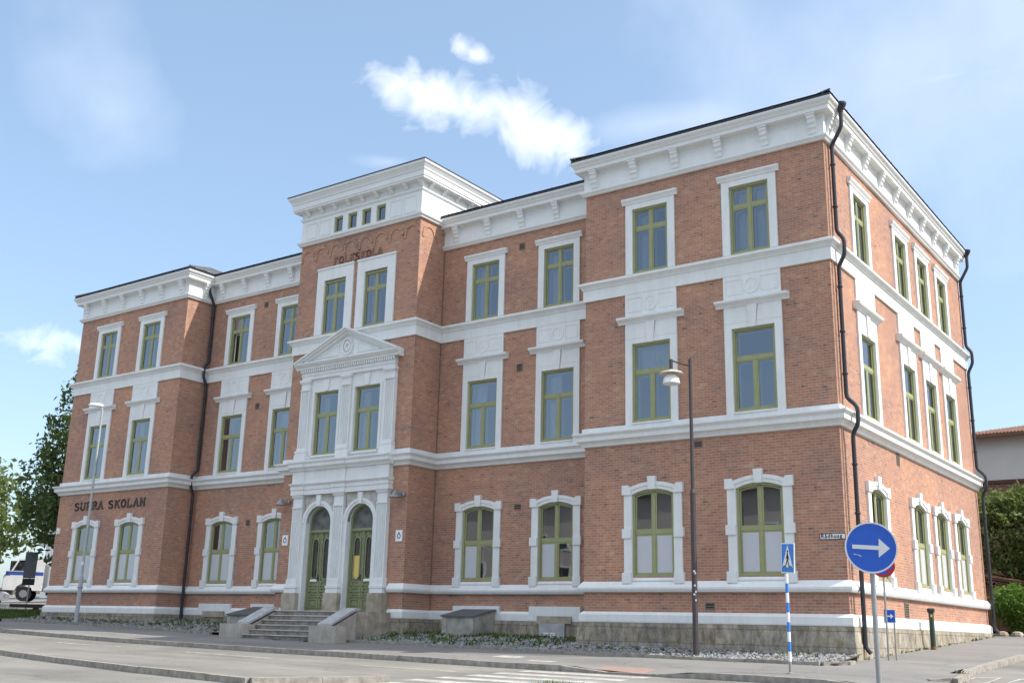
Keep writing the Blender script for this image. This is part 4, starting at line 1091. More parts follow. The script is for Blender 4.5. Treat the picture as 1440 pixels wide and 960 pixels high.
def lettering(text, x0, x1, z, h, y, w, mt, adv=.74, space=.55):
    tot = sum(space if c == ' ' else adv for c in text) - (adv - .66); sx = (x1 - x0) / tot
    x = x0
    k = 0
    for c in text:
        if c == ' ': x += space * sx; continue
        S, ser = glyph(c); b = MB()
        for st in S: strokes(b, [(px * sx, pz * h) for px, pz in st], w, -.03 - .0005 * k, .01); k += 1
        for (px, pz) in ser:
            zz = pz * h; zz = zz - .028 if pz == 1 else zz
            b.box(px * sx - w * 1.15, px * sx + w * 1.15, -.0335, .01, zz, zz + .03)
        o = part(b, 'letter', mt); o.location = (x, y, z)
        x += adv * sx
lettering('SUPRA SKOLAN', -35.36, -30.16, 4.17, .34, YW, .062, 'letter_dark')
lettering('FOLKSKOLA', -19.70, -17.12, 13.05, .30, YT, .05, 'letter_brick')

# ------------------------------------------------------------------ rainwater pipes (parts of the school)
def downpipe(pts, base, out, name='downpipe'):
    """pts: (d, z) with d the distance off the wall; base: function (d,z)->point"""
    b = MB(); P = [base(d, z) for d, z in pts]
    # round the bends a little
    Q = [Vector(P[0])]
    for a, c, e in zip(P, P[1:], P[2:]):
        a, c, e = Vector(a), Vector(c), Vector(e); r = min(.10, (a - c).length * .4, (e - c).length * .4)
        p1 = c + (a - c).normalized() * r; p2 = c + (e - c).normalized() * r
        Q += [p1, (p1 + p2) / 4 + c / 2, p2]
    Q.append(Vector(P[-1])); b.tube(Q, .06, 10)
    o = part(b, name, 'dark_iron', smooth=False)
    t = base(*pts[0]); h = MB(); h.lathe([(.07, -.02), (.075, .02), (.17, .20), (.18, .26), (.16, .27)], t, 12)
    k = h.build('hopper', 'dark_iron'); k.parent = o
    br = MB()
    for z in (12.6, 11.3, 8.9, 7.6, 6.4, 3.9, 2.6, 1.4):
        p = base(.10 if z > 4.8 else .215, z); br.lathe([(.072, -.03), (.08, -.02), (.08, .02), (.072, .03)], p, 10)
    k = br.build('pipe_bracket', 'dark_iron'); k.parent = o
    return o
def pp(zb): return [(.42, 14.2), (.42, 13.75), (.10, 13.2), (.10, 10.55), (.29, 10.30), (.29, 9.85), (.10, 9.5), (.10, 5.75), (.38, 5.45), (.38, 5.0), (.215, 4.72), (.215, zb + .25), (.34, zb + .10)]
downpipe(pp(-1.05), lambda d, z: (d, .42, z), None)
downpipe(pp(-.38), lambda d, z: (d, DB - .12, z), None)
downpipe(pp(-.85), lambda d, z: (XK + .17, YM - d, z), None)
downpipe(pp(-1.0), lambda d, z: (XA - .17, YM - d, z), None)
# thin lightning conductors
for (x, y, pl) in ((.025, .10, 0), (XT + .02, YM - .03, 0)):
    b = MB()
    for (za, zb) in ((-.9, -.32), (.02, .54), (.88, 4.88), (5.52, 9.59), (10.3, 13.2)): b.tube([(x, y, za), (x, y, zb)], .012, 5)
    part(b, 'lightning_conductor', 'vent_metal')
# air bricks
def vent(x, y, z, w, h, rz=0):
    b = MB(); b.ring(rect(w / 2 - .02, -h / 2 + .02, h / 2 - .02), rect(w / 2, -h / 2, h / 2), -.015, .0)
    n = max(2, int(h / .06))
    for k in range(n): zz = -h / 2 + .03 + (h - .06) * k / (n - 1); b.box(-w / 2 + .021, w / 2 - .021, -.012, -.004, zz - .012, zz + .012)
    b.box(-w / 2 + .021, w / 2 - .021, -.003, -.001, -h / 2 + .021, h / 2 - .021, 1)
    o = part(b, 'air_vent', ['vent_metal', 'vent_dark']); o.location = (x, y, z); o.rotation_euler.z = rz
for a in ((-11.67, YM, 12.74, .24, .26), (-11.67, YM, 8.26, .24, .28), (-11.62, YM, 3.42, .28, .2), (-25.15, YM, 12.7, .24, .26), (-25.18, YM, 8.25, .24, .26), (-25.13, YM, 3.39, .24, .24), (-4.15, YR, 4.72, .26, .2), (-3.9, YR, .18, .28, .2)):
    vent(*a)
vent(0, 5.19, 4.72, .3, .42, HP); vent(0, 5.0, .2, .42, .5, HP)

# basement lights: the white band steps up over them
def basement(cx, y, dark=True):
    b = MB(); b.box(cx - .98, cx + .98, y - .115, y + .01, -.09, .17)
    o = part(b, 'band_step', 'white_paint')
    q = MB(); q.box(cx - .62, cx + .68, y - .178, y + .02, -.36, -.13); k = q.build('stone_lintel', 'beige_stone'); k.parent = o
    if dark:
        q = MB(); q.box(cx - .52, cx + .46, y - .195, y - .1, -1.05, -.362); k = q.build('basement_panel', 'slate_cap'); k.parent = o
        q = MB()
        for xx in (cx - .33, cx - .08): 
            for zz in range(4): q.box(xx, xx + .19, y - .205, y - .193, -.86 + .06 * zz, -.82 + .06 * zz)
        k = q.build('vent_grille', 'sign_white'); k.parent = o
        q = MB(); q.tube([(cx + .47, y - .2, -.95), (cx + .47, y - .2, -.36)], .012, 5); q.tube([(cx - .53, y - .2, -.95), (cx - .53, y - .2, -.36)], .012, 5); k = q.build('panel_rail', 'galvanised'); k.parent = o
basement(-10.03, YM); basement(-26.62, YM, False)
for cx in (-13.2, -23.45):
    b = MB(); b.box(cx - .98, cx + .98, YM - .115, YM + .01, -.09, .17); part(b, 'band_step', 'white_paint')

# ------------------------------------------------------------------ entrance stairs
st = tag(empty('entrance_stairs', (CT, -1.5, H(CT, -2.9))), 'worn grey stone stairs with sloping side walls up to the double doors', 'stairs')
def spart(b, name, mt): o = b.build(name, mt); o.parent = st; o.matrix_parent_inverse = Matrix.Translation(-Vector(st.location)); return o
b = MB(); b.box(CT - 2.65, CT + 2.75, -1.15, YT - .06, -1.6, -.115); spart(b, 'landing', 'beige_stone')
zg = H(CT, -2.7)
n = 6; rise = (-.10 - zg) / n; TR = .28
for k in range(n):
    b = MB(); z = -.10 - rise * k; y0 = -1.15 - TR * k
    for (xa, xb) in ((CT - 1.65, CT - 1.65 + 1.1 + .35 * (k % 3)), (CT - 1.642 + 1.1 + .35 * (k % 3), CT + 1.64)):
        b.prism_x([(y0 - .02, z - rise - .3), (y0 - .02, z - .042), (y0 + (TR if k else .9), z - .042), (y0 + (TR if k else .9), z - rise - .3)], xa + random.uniform(0, .01), xb)
        b.prism_x([(y0 - .045, z - .04), (y0 - .05, z - .02), (y0 - .04, z), (y0 + (TR if k else .9), z), (y0 + (TR if k else .9), z - .04)], xa + random.uniform(0, .01), xb, 1)
    spart(b, 'step', ['step_stone', 'cheek_stone'])
for s in (-1, 1):
    x0, x1 = sorted((CT + s * 1.655, CT + s * 2.275))
    b = MB(); b.prism_x([(-1.1, zg - .4), (-1.1, -.13), (-2.2, -.63), (-2.2, zg - .4)], x0 + .03, x1 - .03); spart(b, 'cheek_wall', 'cheek_stone')
    b = MB(); b.prism_x([(-1.0, -.085), (-1.0, -.005), (-1.18, -.005), (-2.33, -.53), (-2.33, -.60), (-1.18, -.09)], x0, x1); spart(b, 'sloping_cap', 'slate_cap')
    e0_, e1_ = sorted((CT + s * 1.65, CT + s * (2.87 if s > 0 else 2.72)))
    b = MB(); b.box(e0_, e1_, -2.70, -2.205, zg - .4, -.595); spart(b, 'end_block', 'cheek_stone')

# sloping hatches over the basement stairs
def hatch(cx, y0, w, d, zl, zh, label, lab):
    o = tag(empty('basement_hatch', (cx, y0, zl - .8)), label, 'hatch', 'basement hatches by the wall')
    b = MB(); b.prism_x([(y0, -1.3), (y0, zl), (y0 + d, zh), (y0 + d, -1.3)], cx - w / 2, cx + w / 2)
    for s in (-1, 1): b.box(cx + s * w * .42 - .09, cx + s * w * .42 + .09, y0 - .03, y0 + .02, -1.3, zl - .06)
    k = b.build('concrete_housing', 'concrete'); k.parent = o; k.matrix_parent_inverse = Matrix.Translation(-Vector(o.location))
    b = MB(); b.prism_x([(y0 - .06, zl - .01), (y0 - .06, zl + .03), (y0 + d, zh + .045), (y0 + d, zh + .005)], cx - w / 2 - .05, cx + w / 2 + .05)
    for q in (-.25, .25): b.box(cx + q * w - .02, cx + q * w + .02, y0 + d * .3, y0 + d * .32, zl + .05, zl + .12)
    k = b.build('metal_lid', 'hatch_metal'); k.parent = o; k.matrix_parent_inverse = Matrix.Translation(-Vector(o.location))
hatch(-13.02, .30, 1.32, 1.2, -.20, .03, 'pale concrete basement hatch with a dark sloping metal lid right of the stairs', '')
hatch(-23.35, .15, 1.7, 1.35, -.28, .03, 'dark metal basement hatch half hidden behind the left side wall of the stairs', '')

# ------------------------------------------------------------------ gravel strip
def bed_z(x, y, ye): return H(x, y) + .05 + .11 * min(1, (y - ye) / 1.8)
b = MB(); stones = MB(); weeds = MB()
def bed(x0, x1, ye, yw):
    xs_ = frange(x0, x1, .5); ys_ = frange(ye, yw, .4)
    for i in range(len(xs_) - 1):
        for j in range(len(ys_) - 1):
            b.face([(x, y, bed_z(x, y, ye)) for x, y in ((xs_[i], ys_[j]), (xs_[i + 1], ys_[j]), (xs_[i + 1], ys_[j + 1]), (xs_[i], ys_[j + 1]))])
def stone(x, y, z, r):
    v0 = len(stones.v); a = random.random() * 6.28; e = random.uniform(.6, 1.3); hgt = random.uniform(.5, .8)
    n = 5
    for k in range(n): t = a + 6.283 * k / n; q = r * random.uniform(.75, 1.15); stones.v.append((x + q * math.cos(t) * e, y + q * math.sin(t), z + random.uniform(-.1, .15) * r))
    t = random.random() * 6.28
    stones.v.append((x + r * .3 * math.cos(t), y + r * .3 * math.sin(t), z + r * hgt)); stones.v.append((x - r * .35 * math.cos(t), y - r * .35 * math.sin(t), z + r * hgt * .8))
    for k in range(n):
        stones.f.append([v0 + k, v0 + (k + 1) % n, v0 + n + (0 if k < 3 else 1)]); stones.mi.append(0)
    stones.f.append([v0 + 3, v0 + n, v0 + n + 1]); stones.f.append([v0, v0 + n + 1, v0 + n]); stones.mi += [0, 0]
def scatter(x0, x1, y0, y1, n, ye, rr=(.03, .085)):
    for _ in range(n):
        x = random.uniform(x0, x1); y = y0 + (y1 - y0) * random.random() ** 1.25
        stone(x, y, bed_z(x, y, ye) - .005, random.uniform(*rr))
def weed(x, y, z, h, n, spread):
    for _ in range(n):
        a = random.random() * 6.28; px = x + random.gauss(0, spread); py = y + random.gauss(0, spread); l = h * random.uniform(.4, 1.1); w = random.uniform(.012, .03)
        dx, dy = math.cos(a), math.sin(a); k = random.uniform(.2, .9)
        p0 = (px - dy * w, py + dx * w, z); p1 = (px + dy * w, py - dx * w, z); p2 = (px + dx * l * k + dy * w * .8, py + dy * l * k - dx * w * .8, z + l * .75); p3 = (px + dx * l * k * 1.6, py + dy * l * k * 1.6, z + l)
        weeds.face([p0, p1, p2, p3])
bed(XA, .26, -1.84, .0); bed(-15.75, XA, -1.84, 1.6); bed(XU, -21.45, -1.7, .0); bed(XK, XU, -1.72, 1.6); bed(-36.9, XK, -1.6, .2)
scatter(XA, .2, -1.75, -.18, 1500, -1.84); scatter(-15.7, XA, -1.75, 1.35, 1900, -1.84, (.04, .10)); scatter(XK, -21.3, -1.6, 1.3, 1100, -1.72, (.04, .10)); scatter(-36.8, XK, -1.45, 0, 700, -1.6, (.03, .07))
for _ in range(420):
    x = random.uniform(-15.6, -8.2); y = 1.35 - 3.1 * random.random() ** 1.5 ; weed(x, y, bed_z(x, y, -1.84), random.uniform(.08, .17), 6, .08)
for _ in range(230):
    x = random.uniform(-28.4, -22.4); y = 1.35 - 2.8 * random.random() ** 1.4; weed(x, y, bed_z(x, y, -1.72), random.uniform(.05, .15), 5, .07)
for _ in range(50):
    x = random.uniform(-36, -29); weed(x, random.uniform(-1.3, -.2), bed_z(x, -.8, -1.6), .12, 6, .06)
for _ in range(26):
    x = random.uniform(-7.5, 0); weed(x, random.uniform(-1.6, -.3), bed_z(x, -.8, -1.84), .09, 5, .04)
for y in frange(.5, 15, .22):
    if random.random() < .6: weed(.17 + random.uniform(0, .04), y, H(.2, y), random.uniform(.04, .12), 5, .03)
for (x, y) in ((CT + .2, -2.68), (CT + 1.55, -2.68), (3.0, -1.9)):
    for _ in range(6): weed(x + random.gauss(0, .08), y, H(x, y) - .03, .10, 6, .04)
struct(b.build('gravel_bed', 'soil'))
stuff(stones.build('gravel_stones', 'pebble', uv=False)); stuff(weeds.build('weeds', 'leaf_weed', fix=False, uv=False))

# ------------------------------------------------------------------ street lamps
def place(o, b, name, mt, **k):
    c = b.build(name, mt, **k); c.parent = o; return c
lx, ly = -3.62, -1.50
lz = H(lx, ly) + .05
o = tag(empty('street_lamp', (lx, ly, lz)), 'dark brown street lamp with a saucer shade on a short arm by the right wing', 'street lamp', 'street lamps along the front')
b = MB(); b.tube([(0, 0, 0), (0, 0, 4.3)], .075, 14); b.tube([(0, 0, 4.25), (0, 0, 4.36)], .075, 14, radii=[.085, .058]); b.tube([(0, 0, 4.3), (0, 0, 8.0)], .05, 12); b.lathe([(.12, 0), (.12, .02), (.09, .05)], (0, 0, .0), 14)
place(o, b, 'pole', 'pole_brown')
A = Vector((-.36, -.14, 0)).normalized() * .53
b = MB(); b.tube([(0, 0, 7.80), (A.x * .5, A.y * .5, 7.88), (A.x, A.y, 7.99)], .022, 8); b.tube([(A.x, A.y, 8.02), (A.x, A.y, 7.68)], .05, 10); place(o, b, 'arm', 'pole_brown')
b = MB(); b.lathe([(.05, 7.72), (.10, 7.68), (.30, 7.64), (.345, 7.60), (.335, 7.585), (.12, 7.61)], (A.x, A.y, 0), 28); place(o, b, 'shade', 'lamp_cream', smooth=True)
b = MB(); b.lathe([(.10, 7.61), (.16, 7.55), (.215, 7.46), (.24, 7.34), (.25, 7.31), (.235, 7.305), (.10, 7.36)], (A.x, A.y, 0), 28); place(o, b, 'lamp_bowl', 'lamp_white', smooth=True)
b = MB()
for z, a in ((1.55, -.3), (1.62, .2), (1.78, -.1), (2.1, .1), (2.15, -.2), (1.4, .15)): 
    t = -1.0 + a; b.box(.076 * math.cos(t) - .02, .076 * math.cos(t) + .03, .076 * math.sin(t) - .006, .076 * math.sin(t) - .001, z, z + .05)
place(o, b, 'sticker', 'sign_white')

lx, ly = -31.7, -1.42
lz = H(lx, ly)
o = tag(empty('street_lamp', (lx, ly, lz)), 'tall pale grey street lamp with a flat white head before the left wing', 'street lamp', 'street lamps along the front')
b = MB(); b.tube([(0, 0, 0), (0, 0, 1.9)], .085, 14); b.tube([(0, 0, 1.9), (0, 0, 1.98)], .07, 14, radii=[.085, .055]); b.tube([(0, 0, 1.95), (0, 0, 9.0)], .05, 12, radii=[.056, .04]); place(o, b, 'pole', 'pole_grey')
b = MB(); b.tube([(0, 0, 8.95), (-.06, -.02, 9.08), (-.2, -.06, 9.16)], .035, 8); place(o, b, 'arm', 'pole_grey')
b = MB()
d = Vector((-.94, -.34, 0)).normalized(); nn = Vector((-d.y, d.x, 0))
sec = [(0.0, .04, .06), (.10, .11, .11), (.35, .15, .13), (.60, .13, .10), (.74, .03, .03)]
rings = []
for s_, w, h in sec:
    c = d * s_ + Vector((0, 0, 9.12 + .10 * s_)); rings.append([b.pt(c + nn * (w * math.cos(2 * math.pi * k / 12)) + Vector((0, 0, 1)) * (max(-.35, math.sin(2 * math.pi * k / 12)) * h)) for k in range(12)])
for p, q in zip(rings, rings[1:]):
    for k in range(12): b.f.append([p[k], p[(k + 1) % 12], q[(k + 1) % 12], q[k]]); b.mi.append(0)
b.f.append(rings[0][::-1]); b.f.append(rings[-1]); b.mi += [0, 0]
place(o, b, 'lamp_head', 'lamp_white', smooth=True)
b = MB(); b.box(.04, .13, -.12, -.06, 2.35, 2.5); place(o, b, 'junction_box', 'sign_white')
b = MB(); b.lathe([(.062, 1.42), (.11, 1.43), (.11, 1.49), (.062, 1.5)], (0, 0, 0), 14); place(o, b, 'clamp_band', 'sign_back')

# wall lamps either side of the portal
for (x, lab) in ((-15.42, 'grey cone wall lamp on the brick right of the entrance columns'), (-21.15, 'grey cone wall lamp on the brick left of the entrance columns')):
    o = tag(empty('wall_lamp', (x, YT, 3.88)), lab, 'wall lamp', 'wall lamps by the entrance')
    b = MB(); b.lathe([(.05, -.03), (.05, .03), (.02, .04)], (0, 0, 0), 10); b.tube([(0, 0, 0), (-.02, -.14, .06), (-.16, -.27, .03)], .025, 8); b.lathe([(.08, -.08), (.09, 0), (.06, .06)], (0, -.05, 0), 12); place(o, b, 'bracket', 'lamp_grey')
    b = MB(); b.lathe([(.05, .12), (.07, .05), (.21, -.10), (.22, -.13), (.19, -.13)], (-.18, -.28, .0), 18); place(o, b, 'lamp_shade', 'lamp_grey')

# ------------------------------------------------------------------ signs
def sign_frame(face_dir):
    """x axis of a sign whose front looks along face_dir"""
    return math.atan2(face_dir[1], face_dir[0]) + math.pi / 2
def disc(b, r, y0, y1, c=(0, 0), n=40, mi=0): b.prism([(c[0] + r * math.cos(2 * math.pi * k / n), c[1] + r * math.sin(2 * math.pi * k / n)) for k in range(n)], y0, y1, mi)
# round blue keep-right sign, in front
sx, sy = 5.32, -14.98
o = tag(empty('round_sign', (sx, sy, H(sx, sy) - .12), sign_frame((.40, -1, 0))), 'large round blue traffic sign with a white arrow pointing right, on a grey pole', 'traffic sign')
zc = .455 - o.location.z
b = MB(); b.tube([(0, .05, -.3), (0, .05, zc + .22)], .03, 14); place(o, b, 'pole', 'galvanised')
b = MB(); disc(b, .298, -.012, .012, (0, zc), 48); place(o, b, 'sign_plate', 'sign_blue')
b = MB(); b.ring([(.283 * math.cos(2 * math.pi * k / 48), zc + .283 * math.sin(2 * math.pi * k / 48)) for k in range(48)], [(.301 * math.cos(2 * math.pi * k / 48), zc + .301 * math.sin(2 * math.pi * k / 48)) for k in range(48)], -.016, .016); place(o, b, 'rim', 'sign_grey')
b = MB(); th_ = R(-3); rot = lambda p: (p[0] * math.cos(th_) - p[1] * math.sin(th_), zc + p[0] * math.sin(th_) + p[1] * math.cos(th_))
b.prism([rot(p) for p in ((-.215, -.024), (.085, -.024), (.085, -.112), (.212, 0), (.085, .112), (.085, .024), (-.215, .024))], -.0145, -.011); place(o, b, 'arrow', 'sign_grey')
b = MB()
for p, q in (((-.205, -.075), (-.17, -.085)), ((-.16, -.082), (-.115, -.105))): 
    b.prism([(p[0], zc + p[1] - .004), (q[0], zc + q[1] - .004), (q[0], zc + q[1] + .004), (p[0], zc + p[1] + .004)], -.0135, -.0119)
place(o, b, 'scratch', 'sign_grey')
b = MB(); b.box(-.05, .05, .012, .085, zc + .1, zc + .14); b.box(-.05, .05, .012, .085, zc - .14, zc - .1); place(o, b, 'clamp', 'galvanised')

# zebra-crossing sign
sx, sy = .10, -4.45
o = tag(empty('crossing_sign', (sx, sy, H(sx, sy)), R(-14)), 'blue pedestrian crossing sign on a blue and white banded pole', 'traffic sign')
hgt = 2.82
b = MB(); nb = 15
b.tube([(0, 0, -.1), (0, 0, .26)], .034, 14, mi=1)
for k in range(9):
    b.tube([(0, 0, .26 + .21 * k), (0, 0, .26 + .21 * (k + 1))], .036, 14, mi=0 if k % 2 else 2)
b.tube([(0, 0, 2.15), (0, 0, hgt - .05)], .030, 14, mi=1)
b.lathe([(.10, 0), (.10, .02), (.04, .04)], (0, 0, -.005), 12, 1)
place(o, b, 'pole', ['sign_blue' if 0 else 'sign_light_blue', 'galvanised', 'sign_white'], fix=True)
o2 = empty('sign_panel', (0, 0, 0)); o2.parent = o; o2.rotation_euler = (0, R(4), R(-24))
z0, z1 = 2.16, 2.82; hw = .275; zm = (z0 + z1) / 2
def sp_(b, name, mt): c = b.build(name, mt); c.parent = o2
b = MB(); b.box(-hw, hw, -.055, -.04, z0, z1); sp_(b, 'sign_plate', 'sign_white')
b = MB(); b.box(-hw + .022, hw - .022, -.058, -.0545, z0 + .022, z1 - .022); sp_(b, 'blue_field', 'sign_light_blue')
b = MB(); b.prism([(-.215, z0 + .13), (.215, z0 + .13), (0, z1 - .045)], -.0615, -.0575); sp_(b, 'white_triangle', 'sign_white')
b = MB()
def seg(p, q, w):
    p = Vector(p); q = Vector(q); t = (q - p).normalized(); n_ = Vector((-t.y, t.x)) * w / 2
    b.prism([tuple(p - n_), tuple(q - n_), tuple(q + n_), tuple(p + n_)], -.0645 - random.random() * .0008, -.061)
disc(b, .028, -.065, -.061, (.005, z1 - .185), 12)
seg((0, z1 - .22), (.005, z1 - .37), .055); seg((0, z1 - .36), (-.075, z0 + .15), .032); seg((.01, z1 - .36), (.07, z0 + .15), .032); seg((.0, z1 - .24), (-.06, z1 - .35), .02); seg((.01, z1 - .24), (.07, z1 - .36), .02)
for x in (-.155, -.10, .095, .155): seg((x - .02, z0 + .145), (x + .02, z0 + .145), .035)
sp_(b, 'walking_figure', 'sign_black')
b = MB(); b.box(-.04, .04, -.04, -.03, zm - .02, zm + .02); sp_(b, 'clamp', 'galvanised')

# no-parking sign and the small blue arrow plate on the side pavement
sx, sy = .72, .62
o = tag(empty('no_parking_sign', (sx, sy, H(sx, sy)), sign_frame((.30, -1, 0))), 'round blue no-parking sign with a red ring, mostly hidden behind the big arrow sign', 'traffic sign')
b = MB(); b.tube([(0, 0, -.1), (0, 0, 2.45)], .026, 12); place(o, b, 'pole', 'galvanised')
zc = 2.36
b = MB(); disc(b, .30, -.045, -.028, (0, zc), 40); place(o, b, 'sign_plate', 'sign_blue')
b = MB(); b.ring([(.225 * math.cos(2 * math.pi * k / 40), zc + .225 * math.sin(2 * math.pi * k / 40)) for k in range(40)], [(.298 * math.cos(2 * math.pi * k / 40), zc + .298 * math.sin(2 * math.pi * k / 40)) for k in range(40)], -.05, -.03); place(o, b, 'red_ring', 'sign_red')
b = MB(); b.prism([(-.18, zc + .12), (-.12, zc + .18), (.18, zc - .12), (.12, zc - .18)], -.0495, -.03); place(o, b, 'red_bar', 'sign_red')
sx, sy = .78, .72
o = tag(empty('arrow_plate', (sx, sy, H(sx, sy)), sign_frame((.30, -1, 0))), 'small square blue plate with a white arrow, low on a short post at the corner', 'traffic sign')
b = MB(); b.tube([(.10, .03, -.1), (.10, .03, 1.2)], .022, 10); place(o, b, 'post', 'galvanised')
b = MB(); b.box(-.145, .145, -.05, -.038, .92, 1.26); place(o, b, 'sign_plate', 'sign_blue')
b = MB(); b.prism([(-.085, 1.075), (.02, 1.075), (.02, 1.025), (.09, 1.09), (.02, 1.155), (.02, 1.105), (-.085, 1.105)], -.053, -.0495); b.ring(rect_c(0, .13, .935, 1.245), rect_c(0, .144, .921, 1.259), -.053, -.0495); place(o, b, 'arrow', 'sign_white')

# street-name plate: Rådhusg
o = tag(empty('street_name_plate', (-.34, YR, 1.98)), 'small white street name plate reading Rådhusg on the corner brick', 'sign')
b = MB(); b.box(-.34, .34, -.018, .0, -.075, .075); place(o, b, 'plate', 'sign_white')
b = MB(); b.ring(rect(.328, -.063, .063), rect(.341, -.076, .076), -.021, -.001); place(o, b, 'border', 'sign_black')
def text_obj(s, size, name, mt, parent, x, y, z, ext=.002, bold=.0):
    c = bpy.data.curves.new(name, 'FONT'); c.body = s; c.size = size; c.extrude = ext; c.offset = bold; c.align_x = 'CENTER'; c.align_y = 'CENTER'; c.space_character = 1.16
    t = bpy.data.objects.new(name + '_curve', c); col.objects.link(t)
    dg = bpy.context.evaluated_depsgraph_get(); me = bpy.data.meshes.new_from_object(t.evaluated_get(dg))
    bpy.data.objects.remove(t); me.name = name
    me.materials.clear(); me.materials.append(M[mt])
    k = bpy.data.objects.new(name, me); col.objects.link(k); k.parent = parent; k.location = (x, y, z); k.rotation_euler = (math.pi / 2, 0, 0)
    return k
text_obj('Rådhusg', .148, 'lettering', 'sign_black', o, -.03, -.0205, 0.005, .0015, .0035)
# the two white plates with the crowned letter
for (x, lab) in ((-15.57, 'white plate with a dark blue Ö emblem on the brick right of the doors'), (-21.24, 'white plate with a dark blue Ö emblem on the brick left of the doors')):
    o = tag(empty('emblem_plate', (x, YT, 2.46)), lab, 'sign', 'white plates by the entrance')
    b = MB(); b.box(-.15, .15, -.016, .0, -.19, .19); place(o, b, 'plate', 'sign_white')
    b = MB(); b.ring([(.052 * math.cos(2 * math.pi * k / 20), -.01 + .062 * math.sin(2 * math.pi * k / 20)) for k in range(20)], [(.082 * math.cos(2 * math.pi * k / 20), -.01 + .094 * math.sin(2 * math.pi * k / 20)) for k in range(20)], -.019, -.015)
    b.prism([(-.035, .085), (.035, .085), (0, .14)], -.0185, -.015)
    place(o, b, 'emblem', 'emblem_navy')
o = tag(empty('alarm_box', (-36.38, YW, 3.29)), 'tiny white box on the brick at the left corner of the school', 'alarm box')
b = MB(); b.box(-.11, .11, -.06, 0, -.13, .13); place(o, b, 'housing', 'sign_white')
b = MB(); b.box(-.05, .05, -.075, -.061, -.06, .03); place(o, b, 'cover', 'sign_grey')

# green bollard
bx, by = .42, 6.0
o = tag(empty('bollard', (bx, by, H(bx, by))), 'dark green metal bollard with a wider cap beside the sunlit side wall', 'bollard')
b = MB(); b.tube([(0, 0, -.05), (0, 0, 1.1)], .075, 16); place(o, b, 'post', 'bollard_green')
b = MB(); b.box(-.085, .085, -.085, .085, 1.06, 1.12); b.lathe([(.10, 1.1), (.115, 1.12), (.115, 1.17), (.08, 1.19)], (0, 0, 0), 4); place(o, b, 'cap', 'dark_iron')
b = MB(); b.lathe([(.078, .0), (.079, .07), (.076, .09)], (0, 0, 0), 16); place(o, b, 'rusty_foot', 'rust')
b = MB(); b.box(.0, .05, -.08, -.072, .93, 1.01); place(o, b, 'tag', 'yellow_poster')

# ------------------------------------------------------------------ trees and shrubs
def limb(b, p, q, r0, r1, n=7):
    p = Vector(p); q = Vector(q); mid = (p + q) / 2 + Vector((random.uniform(-1, 1), random.uniform(-1, 1), 0)) * (q - p).length * .06
    b.tube([p, mid, q], r0, n, radii=[r0, (r0 + r1) / 2, r1])
def tree(name, label, cat, x, y, lobes, trunk_h, trunk_r, leaf, mt, nleaf, group=None, base=None, droop=0.0, clump=9):
    """lobes: (dx, dy, z, rx, ry, rz) above the foot"""
    z = H(x, y) - .1 if base is None else base
    o = tag(empty(name, (x, y, z)), label, cat, group)
    t = MB(); top = Vector((0, 0, trunk_h))
    limb(t, (0, 0, 0), top, trunk_r, trunk_r * .7, 10)
    vol = [l[3] * l[4] * l[5] for l in lobes]
    for (dx, dy, lz_, rx, ry, rz_) in lobes:
        c = Vector((dx, dy, lz_)); limb(t, top, c, trunk_r * .45, trunk_r * .12)
        for _ in range(4):
            e = c + Vector((random.uniform(-rx, rx), random.uniform(-ry, ry), random.uniform(-rz_, rz_))) * .75; limb(t, top.lerp(c, .6), e, trunk_r * .16, .01, 5)
    place(o, t, 'trunk', 'bark')
    lb = MB(); tot = sum(v ** .62 for v in vol)
    for (dx, dy, lz_, rx, ry, rz_), v in zip(lobes, vol):
        for _ in range(max(1, int(nleaf * v ** .62 / tot / clump))):
            while True:
                q = Vector((random.uniform(-1, 1), random.uniform(-1, 1), random.uniform(-1, 1)))
                if .25 < q.length < 1.0: break
            q = q.normalized() * (q.length ** .55) * random.choice((1, 1, 1, 1.08, .9))
            c = Vector((dx + q.x * rx, dy + q.y * ry, lz_ + q.z * rz_))
            for _ in range(clump):
                p = c + Vector((random.gauss(0, 1), random.gauss(0, 1), random.gauss(0, .8))) * leaf * 1.25
                n_ = (Vector((random.gauss(0, 1), random.gauss(0, 1), random.gauss(.7, .8)))).normalized()
                u = n_.orthogonal().normalized(); u = (u * math.cos(random.random() * 6.28) + n_.cross(u) * math.sin(random.random() * 6.28)); w = n_.cross(u)
                s_ = leaf * random.uniform(.55, 1.15)
                u = u * s_; w = w * s_ * .55
                dv = Vector((0, 0, -droop * s_))
                lb.face([p - u + dv * -.2, p + w - dv * .0, p + u * 1.1 + dv, p - w])
    place(o, lb, 'crown', mt, fix=False, uv=False)
    return o
